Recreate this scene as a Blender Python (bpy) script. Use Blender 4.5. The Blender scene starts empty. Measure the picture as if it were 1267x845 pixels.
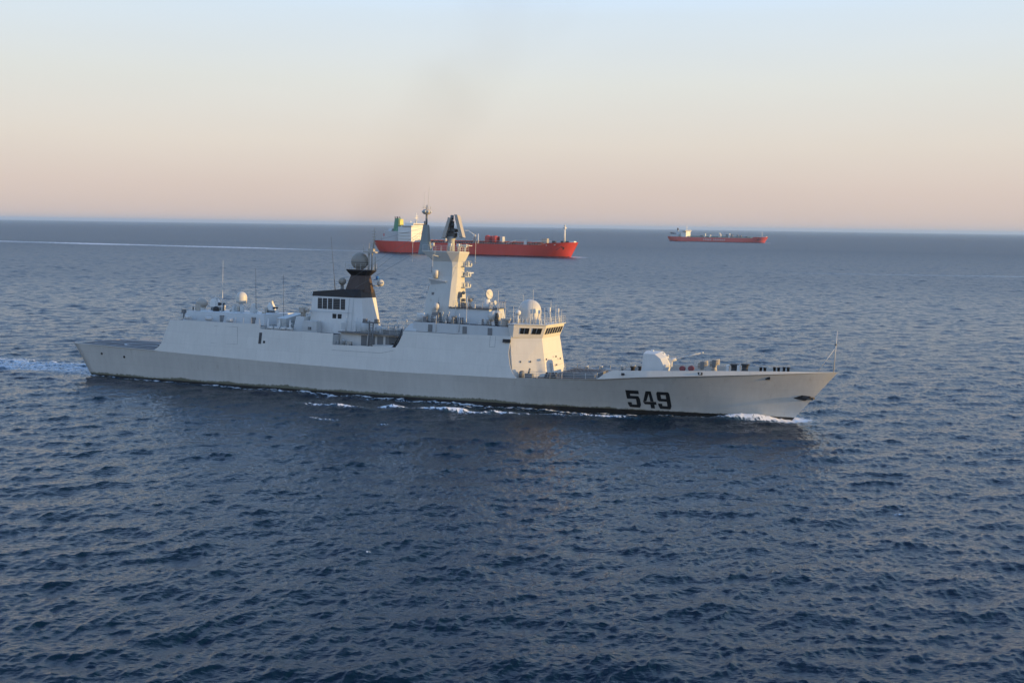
import bpy, bmesh, math, random
import numpy as np
from mathutils import Vector, Matrix
R = math.radians
scene = bpy.context.scene
col = scene.collection

# ------------------------------------------------------------------ camera
CAM_H = 28.151885
PITCH, ROLL = 0.10911881, 0.01468515
cp, sp = math.cos(PITCH), math.sin(PITCH)
right = Vector((1, 0, 0)); fwd = Vector((0, cp, -sp)); up = Vector((0, sp, cp))
r2 = right * math.cos(ROLL) + up * math.sin(ROLL)
u2 = up * math.cos(ROLL) - right * math.sin(ROLL)
cam = bpy.data.cameras.new('camera'); camo = bpy.data.objects.new('camera', cam); col.objects.link(camo)
m = Matrix.Identity(4)
for i in range(3):
    m[i][0] = r2[i]; m[i][1] = u2[i]; m[i][2] = -fwd[i]
m.translation = Vector((0, 0, CAM_H))
camo.matrix_world = m
cam.sensor_width = 36.0; cam.sensor_fit = 'HORIZONTAL'
cam.lens = 36.0 * 1300.0 / 1267.0
cam.clip_start = 0.5; cam.clip_end = 60000
scene.camera = camo

# ------------------------------------------------------------------ world, sun, exposure
SUN_EL = R(7.6)
SUN_AZ = R(-12.7)          # direction towards the sun, angle from +X (to the right, a little towards the viewer)
w = bpy.data.worlds.new('World'); scene.world = w; w.use_nodes = True
nt = w.node_tree; nt.nodes.clear()
out = nt.nodes.new('ShaderNodeOutputWorld'); bg = nt.nodes.new('ShaderNodeBackground')
sky = nt.nodes.new('ShaderNodeTexSky'); sky.sky_type = 'NISHITA'; sky.sun_disc = False
sky.sun_elevation = SUN_EL
sky.sun_rotation = R(90) - SUN_AZ      # sun_rotation runs clockwise from +Y
sky.altitude = 20; sky.air_density = 1.0; sky.dust_density = 1.6; sky.ozone_density = 2.5
# pastel evening air: the tint of the sky goes from rose near the horizon to blue overhead
geo = nt.nodes.new('ShaderNodeNewGeometry'); sep = nt.nodes.new('ShaderNodeSeparateXYZ')
nt.links.new(geo.outputs['Position'], sep.inputs[0])
ramp = nt.nodes.new('ShaderNodeValToRGB')
cr = ramp.color_ramp
stops = [(0.0, (0.645, 0.515, 0.46)), (0.035, (0.685, 0.565, 0.505)), (0.075, (0.735, 0.66, 0.585)), (0.13, (0.725, 0.73, 0.69)),
         (0.19, (0.665, 0.76, 0.84)), (0.25, (0.62, 0.88, 1.25)), (0.42, (0.45, 0.75, 1.30)), (0.65, (0.22, 0.40, 0.78)), (1.0, (0.09, 0.18, 0.36))]
while len(cr.elements) < len(stops): cr.elements.new(0.5)
for e, (p_, c_) in zip(cr.elements, stops):
    e.position = p_; e.color = (*c_, 1)
nt.links.new(sep.outputs[2], ramp.inputs[0])
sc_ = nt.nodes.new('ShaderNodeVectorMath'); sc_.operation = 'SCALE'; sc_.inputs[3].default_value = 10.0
# a little uneven haze, drawn out sideways
hn = nt.nodes.new('ShaderNodeTexNoise'); hn.inputs['Scale'].default_value = 2.2; hn.inputs['Detail'].default_value = 4
hm = nt.nodes.new('ShaderNodeMapping'); hm.inputs['Scale'].default_value = (1, 1, 6); nt.links.new(geo.outputs['Position'], hm.inputs[0]); nt.links.new(hm.outputs[0], hn.inputs['Vector'])
hr = nt.nodes.new('ShaderNodeMapRange'); hr.inputs['To Min'].default_value = .955; hr.inputs['To Max'].default_value = 1.045; nt.links.new(hn.outputs[0], hr.inputs['Value'])
hs = nt.nodes.new('ShaderNodeVectorMath'); hs.operation = 'SCALE'; nt.links.new(ramp.outputs[0], hs.inputs[0]); nt.links.new(hr.outputs[0], hs.inputs[3])
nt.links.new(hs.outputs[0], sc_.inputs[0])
mix = nt.nodes.new('ShaderNodeMix'); mix.data_type = 'RGBA'; mix.inputs[0].default_value = 0.86
# unseen sky behind the viewer is boosted to fill the ship's shaded side
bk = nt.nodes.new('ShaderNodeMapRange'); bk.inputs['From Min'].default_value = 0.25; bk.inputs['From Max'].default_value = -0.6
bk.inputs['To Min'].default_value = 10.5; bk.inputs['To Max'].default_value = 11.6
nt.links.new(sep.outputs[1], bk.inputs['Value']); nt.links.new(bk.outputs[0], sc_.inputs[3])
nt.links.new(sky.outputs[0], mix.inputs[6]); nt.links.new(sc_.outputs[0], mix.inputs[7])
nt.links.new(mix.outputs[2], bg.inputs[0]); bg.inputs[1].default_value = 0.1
nt.links.new(bg.outputs[0], out.inputs[0])

sd = Vector((math.cos(SUN_EL) * math.cos(SUN_AZ), math.cos(SUN_EL) * math.sin(SUN_AZ), math.sin(SUN_EL)))
sun = bpy.data.lights.new('sun', 'SUN'); sun.energy = 5.0; sun.angle = R(0.6); sun.color = (1.0, 0.62, 0.19)
suno = bpy.data.objects.new('sun', sun); col.objects.link(suno)
suno.rotation_euler = sd.to_track_quat('Z', 'Y').to_euler()
suno.location = sd * 300
scene.view_settings.view_transform = 'Standard'; scene.view_settings.look = 'None'
scene.view_settings.exposure = 0.16; scene.view_settings.gamma = 1.0; scene.view_settings.use_curve_mapping = False
scene.cycles.use_denoising = True
scene.cycles.max_bounces = 6; scene.cycles.volume_bounces = 0
scene.cycles.caustics_reflective = False; scene.cycles.caustics_refractive = False

# ------------------------------------------------------------------ frigate frame (x forward, y port, z up)
FX, FY = -15.253245, 175.543692
FTH, FHEEL, FTRIM = 0.33509399, R(2.5), -0.00956123
FM = (Matrix.Translation((FX, FY, 0)) @ Matrix.Rotation(-FTH, 4, 'Z') @ Matrix.Rotation(-FTRIM, 4, 'Y') @ Matrix.Rotation(-FHEEL, 4, 'X'))

def interp(x, pts):
    return float(np.interp(x, [p[0] for p in pts], [p[1] for p in pts]))

# ------------------------------------------------------------------ sea
rng = np.random.default_rng(11)
def tile(L, N, kmin, kmax, A, wind, chop):
    k1 = 2 * np.pi * np.fft.fftfreq(N, L / N)
    kx, ky = np.meshgrid(k1, k1, indexing='ij'); k = np.hypot(kx, ky); k[0, 0] = 1
    th = np.arctan2(ky, kx) - wind
    D = (0.10 + np.abs(np.cos(th)) ** 2.6) * (np.where(np.cos(th) > 0, 1, .25))
    kp = 2 * np.pi / 8.5
    P = A * k ** -4.0 * np.exp(-1.1 * (kp / k) ** 2.2) * D * ((k >= kmin) & (k < kmax))
    dk = 2 * np.pi / L
    amp = np.sqrt(P) * dk
    g = (rng.normal(size=(N, N)) + 1j * rng.normal(size=(N, N)))
    H = amp * g
    f = lambda a: np.real(np.fft.ifft2(a)) * N * N
    return [f(H).astype(np.float32), f(-1j * kx / k * H).astype(np.float32) * -chop, f(-1j * ky / k * H).astype(np.float32) * -chop]
WIND = R(112)
A0 = 0.0074
T1 = tile(430.0, 1024, 0, 2 * np.pi / 1.5, A0, WIND, 1.0)
T2 = tile(58.0, 512, 2 * np.pi / 1.5, 2 * np.pi / .25, A0 * 2.3, WIND + .2, .8)
def samp(T, L, x, y):
    N = T.shape[0]; u = (x / L * N) % N; v = (y / L * N) % N
    i = np.floor(u).astype(int); j = np.floor(v).astype(int); fu = u - i; fv = v - j
    i %= N; j %= N; i1 = (i + 1) % N; j1 = (j + 1) % N
    return (T[i, j] * (1 - fu) + T[i1, j] * fu) * (1 - fv) + (T[i, j1] * (1 - fu) + T[i1, j1] * fu) * fv
ang = np.concatenate([np.linspace(-180, -40, 36)[:-1], np.linspace(-40, -31, 24)[:-1], np.linspace(-31, 31, 1000),
                      np.linspace(31, 40, 24)[1:], np.linspace(40, 180, 36)[1:]])
ang = np.radians(ang[:-1])                # measured from +Y, closed ring
rad = [3.0]
while rad[-1] < 48: rad.append(rad[-1] * 1.09)
while rad[-1] < 1600: rad.append(rad[-1] * (1 + 0.0025))
while rad[-1] < 4000: rad.append(rad[-1] * 1.005)
while rad[-1] < 42000: rad.append(rad[-1] * 1.12)
rad = np.array(rad)
nr, na = len(rad), len(ang)
RR, AA = np.meshgrid(rad, ang, indexing='ij')
X0 = RR * np.sin(AA); Y0 = RR * np.cos(AA)
c2, s2 = math.cos(.6), math.sin(.6)       # the short waves' tile is turned against the long ones'
xr, yr = X0 * c2 + Y0 * s2, -X0 * s2 + Y0 * c2
f1 = np.clip((4000 - RR) / 2000, 0, 1); f2 = np.clip((420 - RR) / 220, 0, 1)
dense = (np.abs(np.degrees(AA)) < 31.5)
f1 = f1 * np.where(dense, 1, np.clip((45 - np.abs(np.degrees(AA))) / 14, 0.0, 1)); f2 = f2 * dense
Z = samp(T1[0], 430, X0, Y0) * f1
DX = samp(T1[1], 430, X0, Y0) * f1; DY = samp(T1[2], 430, X0, Y0) * f1
z2 = samp(T2[0], 58, xr, yr) * f2; dx2 = samp(T2[1], 58, xr, yr) * f2; dy2 = samp(T2[2], 58, xr, yr) * f2
Z += z2; DX += dx2 * c2 - dy2 * s2; DY += dx2 * s2 + dy2 * c2

# ship coordinates of every vertex, for the waves and foam the hull makes
cth, sth = math.cos(FTH), math.sin(FTH)
SX = (X0 - FX) * cth - (Y0 - FY) * sth; SY = (X0 - FX) * sth + (Y0 - FY) * cth
WL_HB = [(-66, 0.1), (-64, 6.1), (-50, 6.9), (-28, 7.3), (10, 7.15), (30, 5.6), (42, 3.6), (52, 1.8), (60.6, 0.0)]
hbw = np.interp(SX, [p[0] for p in WL_HB], [p[1] for p in WL_HB])
side = np.abs(SY) - hbw
inx = (SX > -66) & (SX < 64)
g_ = lambda a, s: np.exp(-(a / s) ** 2)
def noise1(x, y, L): return samp(T1[0], L, x, y) / (T1[0].std())
n_a = noise1(X0, Y0, 90); n_b = noise1(X0 + 31, Y0 + 7, 37)
# bow wave ridge leaving the stem, trough beside it
off = 0.9 + 0.17 * (60 - SX)
ridge = 0.75 * np.exp(-np.clip(60 - SX, 0, 200) / 26) * g_(side - off, 1.0 + 0.03 * np.clip(60 - SX, 0, 99)) * np.clip((60.5 - SX) / 4, 0, 1) * (SX > -70)
ridge += 0.45 * g_(SX - 54.5, 3.6) * g_(side - .5 - .13 * (60 - SX), .9)
Z += ridge
Z += -0.35 * g_(SX - 34, 16) * g_(side, 3.5)
calm = 1 - 0.0 * SX
foam = np.zeros_like(Z)
# bow splash
foam += 2.8 * g_(SX - 56.5, 5.2) * g_(side - .55 - .13 * (60 - SX), 1.15) * (0.85 + .35 * n_b)
foam += 1.3 * g_(SX - 60.2, 2.2) * g_(SY, 2.4)
foam += 0.8 * g_(SX - 61.0, 1.2) * g_(SY, .9)
# thin foam along the side
foam += (inx * (SX < 50) * g_(side - 0.25, 0.5)) * (0.84 + 0.42 * n_a + .22 * n_b) * np.interp(SX, [-64, -45, -20, 20, 45, 52], [.55, .5, 1.15, 1.0, .8, .9])
foam += inx * (SX < 30) * g_(side - 1.4 - .0 * SX, 1.1) * (0.12 + 0.42 * n_a + .28 * n_b) * np.interp(SX, [-64, -30, -15, 15, 30], [0, .5, 1.0, 1.0, 0])
# breaking crests of the diverging wave abeam
def blob(cx, cy, sx, sy, amp, lift=0.0, seed=0):
    global Z, foam
    dx, dy = X0 - cx, Y0 - cy
    a = dx * cth - dy * sth; b = dx * sth + dy * cth
    e = g_(a, sx) * g_(b, sy)
    nn = noise1(X0 * 1.0 + 13 * seed, Y0 + 5 * seed, 23)
    foam = foam + 1.3 * amp * e * (0.8 + 0.55 * nn)
    Z = Z + lift * e
BLOBS = [(-27.5, 161.0, 4.6, .8, 1.1, .25), (-18.3, 160.3, 1.6, .7, 3.0, .55), (-11.3, 159.0, 3.4, .8, 1.7, .3), (-7.3, 157.6, 3.2, .7, 1.5, .28),
         (-1.2, 157.0, 2.5, .5, 1.1, .2), (5.5, 155.8, 3.4, .5, 1.0, .2), (11.5, 155.2, 2.6, .6, 1.1, .2), (15.5, 154.3, 2.4, .5, .9, .15),
         (-18.0, 146.5, .7, .5, 1.0, .2), (-27.5, 150.5, 2.5, .45, .65, .1),
         (75.5, 88.5, .5, .3, 2.2, .25), (-42.0, 78.4, .6, .3, 1.5, .18), (39, 103.0, .35, .2, 1.2, .12),
         (-44.0, 196, 1.2, .4, 1.2, .1), (-12, 88.0, .22, .15, 1.0, .08)]
for q, b_ in enumerate(BLOBS): blob(*b_, seed=q)
# propeller wake astern
back = np.clip(-64 - SX, 0, 1e5)
wk = (SX < -61) * np.exp(-((np.abs(SY) / (5.6 + 0.05 * back)) ** 4))
foam += wk * (0.60 * np.exp(-back / 300) + 0.14 * n_a + .12 * n_b)
foam += wk * 0.22 * np.exp(-((np.abs(SY) - 5.0) / 1.3) ** 2)
Z += wk * (0.08 * n_b - .1) * np.exp(-back / 120)
# old wakes of the far traffic, drawn out across the sea
def streak(p, q, wd, amp, per):
    global foam
    px, py = p; qx, qy = q; L = math.hypot(qx - px, qy - py); tx, ty = (qx - px) / L, (qy - py) / L
    a = (X0 - px) * tx + (Y0 - py) * ty; b = -(X0 - px) * ty + (Y0 - py) * tx
    b = b + 6 * np.sin(a / 130)
    foam = foam + amp * g_(b, wd) * np.clip(a / 60 + .5, 0, 1) * np.clip((L - a) / (L * .35), 0, 1) * (0.85 + .25 * np.sin(a / per) + .12 * n_a)
streak((-760, 1392), (-150, 1105), 20.0, .98, 37)
streak((-760, 1352), (-60, 1050), 9.0, 0.45, 21)
streak((620, 668), (150, 700), 9.0, 0.60, 30)
streak((620, 652), (280, 668), 4.0, 0.45, 17)
# bow foam of the two tankers (positions of their stems at the water line)
for (tx_, ty_, ta) in ((54.6, 990.0, 27.0), (545.0, 2286.0, 33.0)):
    ca, sa = math.cos(R(ta)), math.sin(R(ta))
    a = (X0 - tx_) * ca - (Y0 - ty_) * sa; b = (X0 - tx_) * sa + (Y0 - ty_) * ca
    foam += 1.5 * g_(a - 5.0, 9) * g_(b, 8)
    foam += 0.7 * (a < 0) * (a > -70) * g_(np.abs(b) - np.interp(-a, [0, 40, 70], [0.5, 14.5, 17]), 1.8)
    foam += 0.35 * (a < -200) * np.exp(-np.clip(-200 - a, 0, 1e5) / 220) * g_(b, 13)
foam = np.clip(foam, 0, 2)
XX = X0 + DX; YY = Y0 + DY
Z = np.where(RR < 4000, Z, 0)
co = np.stack([XX, YY, Z], -1).reshape(-1, 3)
co = np.vstack([co, [[0, 0, 0]]])
idx = np.arange(nr * na).reshape(nr, na)
a_ = idx[:-1]; b_ = idx[1:]
quads = np.stack([a_, np.roll(a_, -1, 1), np.roll(b_, -1, 1), b_], -1).reshape(-1, 4)
tri = np.stack([np.full(na, nr * na), np.roll(idx[0], -1), idx[0]], -1)
me = bpy.data.meshes.new('sea')
nq, ntr = len(quads), len(tri)
me.vertices.add(len(co)); me.vertices.foreach_set('co', co.astype(np.float32).ravel())
me.loops.add(nq * 4 + ntr * 3); me.loops.foreach_set('vertex_index', np.concatenate([quads[:, ::-1].ravel(), tri[:, ::-1].ravel()]).astype(np.int32))
me.polygons.add(nq + ntr)
ls = np.concatenate([np.arange(nq) * 4, nq * 4 + np.arange(ntr) * 3]).astype(np.int32)
me.polygons.foreach_set('loop_start', ls)
me.polygons.foreach_set('use_smooth', np.ones(nq + ntr, dtype=bool))
me.update(calc_edges=True)
at = me.attributes.new('foam', 'FLOAT', 'POINT'); at.data.foreach_set('value', np.append(foam.ravel(), 0).astype(np.float32))
sea = bpy.data.objects.new('sea', me); col.objects.link(sea)
at = me.attributes.new('ripple', 'FLOAT', 'POINT'); at.data.foreach_set('value', np.append(np.interp(RR, [60, 200, 600, 1500, 4000], [.04, .12, .32, .43, .46]).ravel(), .1).astype(np.float32))
sea['kind'] = 'structure'
sea['label'] = 'dark blue open sea ruffled by wind waves'
del RR, AA, X0, Y0, xr, yr, f1, f2, DX, DY, z2, dx2, dy2, XX, YY, SX, SY, foam

def new_mat(name):
    mt = bpy.data.materials.new(name); mt.use_nodes = True
    t = mt.node_tree; b = t.nodes['Principled BSDF']
    return mt, t, b
mt, t, b = new_mat('sea_water')
b.inputs['Base Color'].default_value = (0.0009, 0.0120, 0.027, 1)
ra = None
b.inputs['IOR'].default_value = 1.333
b.inputs['Specular IOR Level'].default_value = 0.36
tc = t.nodes.new('ShaderNodeTexCoord')
def noise(t, vec, scale, detail=3, rough=.55, stretch=None, rot=0):
    mp = t.nodes.new('ShaderNodeMapping'); t.links.new(vec, mp.inputs[0])
    mp.inputs['Rotation'].default_value = (0, 0, rot)
    if stretch: mp.inputs['Scale'].default_value = stretch
    n = t.nodes.new('ShaderNodeTexNoise'); n.inputs['Scale'].default_value = scale; n.inputs['Detail'].default_value = detail
    n.inputs['Roughness'].default_value = rough
    t.links.new(mp.outputs[0], n.inputs['Vector']); return n.outputs[0]
nA = noise(t, tc.outputs['Object'], 2.6, 4, .6, (.55, 1, 1), .25)
nB = noise(t, tc.outputs['Object'], .55, 3, .55, (.5, 1, 1), .3)
bm1 = t.nodes.new('ShaderNodeBump'); bm1.inputs['Strength'].default_value = 1.0; bm1.inputs['Distance'].default_value = 0.09
t.links.new(nA, bm1.inputs['Height'])
bm2 = t.nodes.new('ShaderNodeBump'); bm2.inputs['Strength'].default_value = 1.0; bm2.inputs['Distance'].default_value = 0.26
t.links.new(nB, bm2.inputs['Height']); t.links.new(bm2.outputs[0], bm1.inputs['Normal'])
t.links.new(bm1.outputs[0], b.inputs['Normal'])
fa = t.nodes.new('ShaderNodeAttribute'); fa.attribute_name = 'foam'
# ripples too fine for the mesh are carried as roughness
ra = t.nodes.new('ShaderNodeAttribute'); ra.attribute_name = 'ripple'; t.links.new(ra.outputs['Fac'], b.inputs['Roughness'])
nF = noise(t, tc.outputs['Object'], 1.5, 6, .66, (.38, 1.3, 1), .335)
mm = t.nodes.new('ShaderNodeMath'); mm.operation = 'MULTIPLY_ADD'; mm.inputs[1].default_value = 1.9; mm.inputs[2].default_value = -1.28
t.links.new(nF, mm.inputs[0])
ad = t.nodes.new('ShaderNodeMath'); ad.operation = 'ADD'
t.links.new(fa.outputs['Fac'], ad.inputs[0]); t.links.new(mm.outputs[0], ad.inputs[1])
mr = t.nodes.new('ShaderNodeMapRange'); mr.inputs['From Min'].default_value = .06; mr.inputs['From Max'].default_value = .62
t.links.new(ad.outputs[0], mr.inputs['Value'])
# aerated water under the foam is a little greener
aer = t.nodes.new('ShaderNodeMix'); aer.data_type = 'RGBA'
aer.inputs[6].default_value = (0.0009, 0.0120, 0.027, 1); aer.inputs[7].default_value = (0.10, 0.20, 0.29, 1)
af = t.nodes.new('ShaderNodeMath'); af.operation = 'MULTIPLY'; af.inputs[1].default_value = .9; af.use_clamp = True
t.links.new(fa.outputs['Fac'], af.inputs[0]); t.links.new(af.outputs[0], aer.inputs[0])
t.links.new(aer.outputs[2], b.inputs['Base Color'])
fb = t.nodes.new('ShaderNodeBsdfDiffuse'); fb.inputs[0].default_value = (.78, .80, .82, 1)
mx = t.nodes.new('ShaderNodeMixShader'); t.links.new(mr.outputs[0], mx.inputs[0])
t.links.new(b.outputs[0], mx.inputs[1]); t.links.new(fb.outputs[0], mx.inputs[2])
t.links.new(mx.outputs[0], t.nodes['Material Output'].inputs['Surface'])
me.materials.append(mt)

# ------------------------------------------------------------------ materials
def mth(t, op, a, b_=None, c=None, clamp=False):
    n = t.nodes.new('ShaderNodeMath'); n.operation = op; n.use_clamp = clamp
    for i, v in enumerate((a, b_, c)):
        if v is None: continue
        if isinstance(v, (int, float)): n.inputs[i].default_value = v
        else: t.links.new(v, n.inputs[i])
    return n.outputs[0]
def mixc(t, f, a, b_):
    n = t.nodes.new('ShaderNodeMix'); n.data_type = 'RGBA'
    for i, v in ((0, f), (6, a), (7, b_)):
        if isinstance(v, (int, float)): n.inputs[i].default_value = v
        elif isinstance(v, tuple): n.inputs[i].default_value = (*v, 1)
        else: t.links.new(v, n.inputs[i])
    return n.outputs[2]
def paint(name, c, rough=.5, dirt=.12, rust=0.0, metal=0.0, panels=0.0, scale=1.0, spec=.35):
    mt, t, b = new_mat(name)
    tc = t.nodes.new('ShaderNodeTexCoord'); o = tc.outputs['Object']
    n1 = noise(t, o, .35 * scale, 4, .6); n2 = noise(t, o, 1.3 * scale, 5, .65, (1.6, 1.6, .16))
    f = mth(t, 'MULTIPLY_ADD', mth(t, 'ADD', n1, n2), dirt * 2, -dirt * 2, clamp=False)
    k = mth(t, 'ADD', f, 1.0)
    sc = t.nodes.new('ShaderNodeVectorMath'); sc.operation = 'SCALE'; sc.inputs[0].default_value = c
    t.links.new(k, sc.inputs[3]); cur = sc.outputs[0]
    if panels:
        br = t.nodes.new('ShaderNodeTexBrick'); br.inputs['Scale'].default_value = 1.0
        br.inputs['Brick Width'].default_value = 4.2; br.inputs['Row Height'].default_value = 2.05; br.inputs['Mortar Size'].default_value = .02
        br.inputs['Color1'].default_value = (1, 1, 1, 1); br.inputs['Color2'].default_value = (1 - panels, 1 - panels, 1 - panels, 1)
        br.inputs['Mortar'].default_value = (1 - 3 * panels,) * 3 + (1,)
        sx = t.nodes.new('ShaderNodeSeparateXYZ'); cx = t.nodes.new('ShaderNodeCombineXYZ'); t.links.new(o, sx.inputs[0])
        t.links.new(sx.outputs[0], cx.inputs[0]); t.links.new(sx.outputs[2], cx.inputs[1]); t.links.new(cx.outputs[0], br.inputs[0])
        mu = t.nodes.new('ShaderNodeVectorMath'); mu.operation = 'MULTIPLY'; t.links.new(cur, mu.inputs[0]); t.links.new(br.outputs[0], mu.inputs[1]); cur = mu.outputs[0]
    if rust:
        n3 = noise(t, o, 1.1 * scale, 6, .75, (2.2, 2.2, .22))
        rf = mth(t, 'MULTIPLY', mth(t, 'SUBTRACT', n3, .60, clamp=True), 5 * rust, clamp=True)
        cur = mixc(t, rf, cur, (.16, .085, .045))
    t.links.new(cur, b.inputs['Base Color'])
    b.inputs['Roughness'].default_value = rough; b.inputs['Metallic'].default_value = metal
    b.inputs['Specular IOR Level'].default_value = spec
    return mt
GREY = (.50, .525, .52)
M = {}
M['grey'] = paint('grey_paint', GREY, .55, .07, .05)
M['side'] = paint('side_paint', (.63, .61, .55), .5, .085, .12, panels=.045)
M['pole'] = paint('pole_mast_paint', (.22, .25, .24), .55, .1)
M['mast'] = paint('mast_paint', (.50, .50, .46), .55, .09, .08)
M['sootdome'] = paint('smoke_stained_radome', (.27, .25, .21), .5, .15)
M['white'] = paint('white_paint', (.62, .62, .59), .5, .10, .10)
M['pale'] = paint('pale_grey_paint', (.50, .52, .51), .5, .10, .12)
M['dome'] = paint('radome_paint', (.52, .51, .47), .45, .06)
M['tandome'] = paint('tan_radome_paint', (.40, .37, .32), .5, .08)
M['deck'] = paint('deck_paint', (.075, .078, .085), .75, .18, .25)
M['helideck'] = paint('flight_deck_paint', (.085, .085, .09), .75, .2, .3)
M['line'] = paint('deck_line_paint', (.55, .55, .53), .7, .15)
M['black'] = paint('black_paint', (.022, .020, .020), .6, .2)
M['soot'] = paint('sooty_paint', (.075, .052, .042), .7, .25)
M['dark'] = paint('dark_steel', (.05, .05, .052), .6, .2, .3)
M['mid'] = paint('mid_grey_steel', (.17, .175, .175), .6, .2, .4)
M['number'] = paint('number_paint', (.012, .014, .016), .5, .15)
M['redcover'] = paint('red_cover', (.24, .07, .07), .7, .15)
M['blueflag'] = paint('blue_cover', (.03, .16, .45), .7, .1)
M['rail'] = paint('rail_paint', (.52, .53, .51), .5, .1)
M['glass'], t, b = new_mat('window_glass'); b.inputs['Base Color'].default_value = (.012, .014, .017, 1); b.inputs['Roughness'].default_value = .12
# hull: light grey above, black boot topping and a green weed line at the water
mt, t, b = new_mat('hull_paint'); M['hull'] = mt
tc = t.nodes.new('ShaderNodeTexCoord'); o = tc.outputs['Object']
sx = t.nodes.new('ShaderNodeSeparateXYZ'); t.links.new(o, sx.inputs[0])
n1 = noise(t, o, .16, 4, .6); n2 = noise(t, o, .9, 5, .65, (1.3, 1.3, .10)); n3 = noise(t, o, 1.4, 6, .75, (1.2, 1.2, .5))
k = mth(t, 'MULTIPLY_ADD', mth(t, 'ADD', n1, n2), .26, .74)
sc = t.nodes.new('ShaderNodeVectorMath'); sc.operation = 'SCALE'; sc.inputs[0].default_value = (.52, .505, .455)
t.links.new(k, sc.inputs[3]); cur = sc.outputs[0]
n4 = noise(t, o, .7, 6, .75, (1.6, 1.6, .12))
cur = mixc(t, mth(t, 'MULTIPLY', mth(t, 'SUBTRACT', n4, .6, clamp=True), 2.4, clamp=True), cur, (.17, .10, .06))
br = t.nodes.new('ShaderNodeTexBrick'); br.inputs['Scale'].default_value = 1.0; br.inputs['Brick Width'].default_value = 6.5; br.inputs['Row Height'].default_value = 1.7; br.inputs['Mortar Size'].default_value = .02
br.inputs['Color1'].default_value = (1, 1, 1, 1); br.inputs['Color2'].default_value = (.955, .96, .965, 1); br.inputs['Mortar'].default_value = (.88, .88, .88, 1)
cxz = t.nodes.new('ShaderNodeCombineXYZ'); t.links.new(sx.outputs[0], cxz.inputs[0]); t.links.new(sx.outputs[2], cxz.inputs[1]); t.links.new(cxz.outputs[0], br.inputs[0])
muv = t.nodes.new('ShaderNodeVectorMath'); muv.operation = 'MULTIPLY'; t.links.new(cur, muv.inputs[0]); t.links.new(br.outputs[0], muv.inputs[1]); cur = muv.outputs[0]
# height above the boot line, which is cocked by the trim
hh = mth(t, 'SUBTRACT', sx.outputs[2], mth(t, 'MULTIPLY_ADD', sx.outputs[0], .0125, .02))
nlow = noise(t, o, .11, 2, .5, (1, 0, 0))
weed = mth(t, 'SUBTRACT', 1.0, mth(t, 'MULTIPLY', mth(t, 'SUBTRACT', hh, mth(t, 'ADD', mth(t, 'MULTIPLY_ADD', n3, .9, -.75), mth(t, 'MULTIPLY', nlow, mth(t, 'MULTIPLY_ADD', mth(t, 'MAXIMUM', sx.outputs[0], 10), -.018, 1.48)))), 5.0, clamp=True), clamp=True)
green = noise(t, o, .25, 3, .5)
cur = mixc(t, mth(t, 'MULTIPLY', weed, .85), cur, (.085, .085, .040))
boot = mth(t, 'SUBTRACT', 1.0, mth(t, 'MULTIPLY', mth(t, 'SUBTRACT', hh, mth(t, 'MULTIPLY', n3, .12)), 14.0, clamp=True), clamp=True)
cur = mixc(t, boot, cur, (.022, .020, .018))
t.links.new(cur, b.inputs['Base Color']); b.inputs['Roughness'].default_value = .42; b.inputs['Specular IOR Level'].default_value = .4

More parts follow.
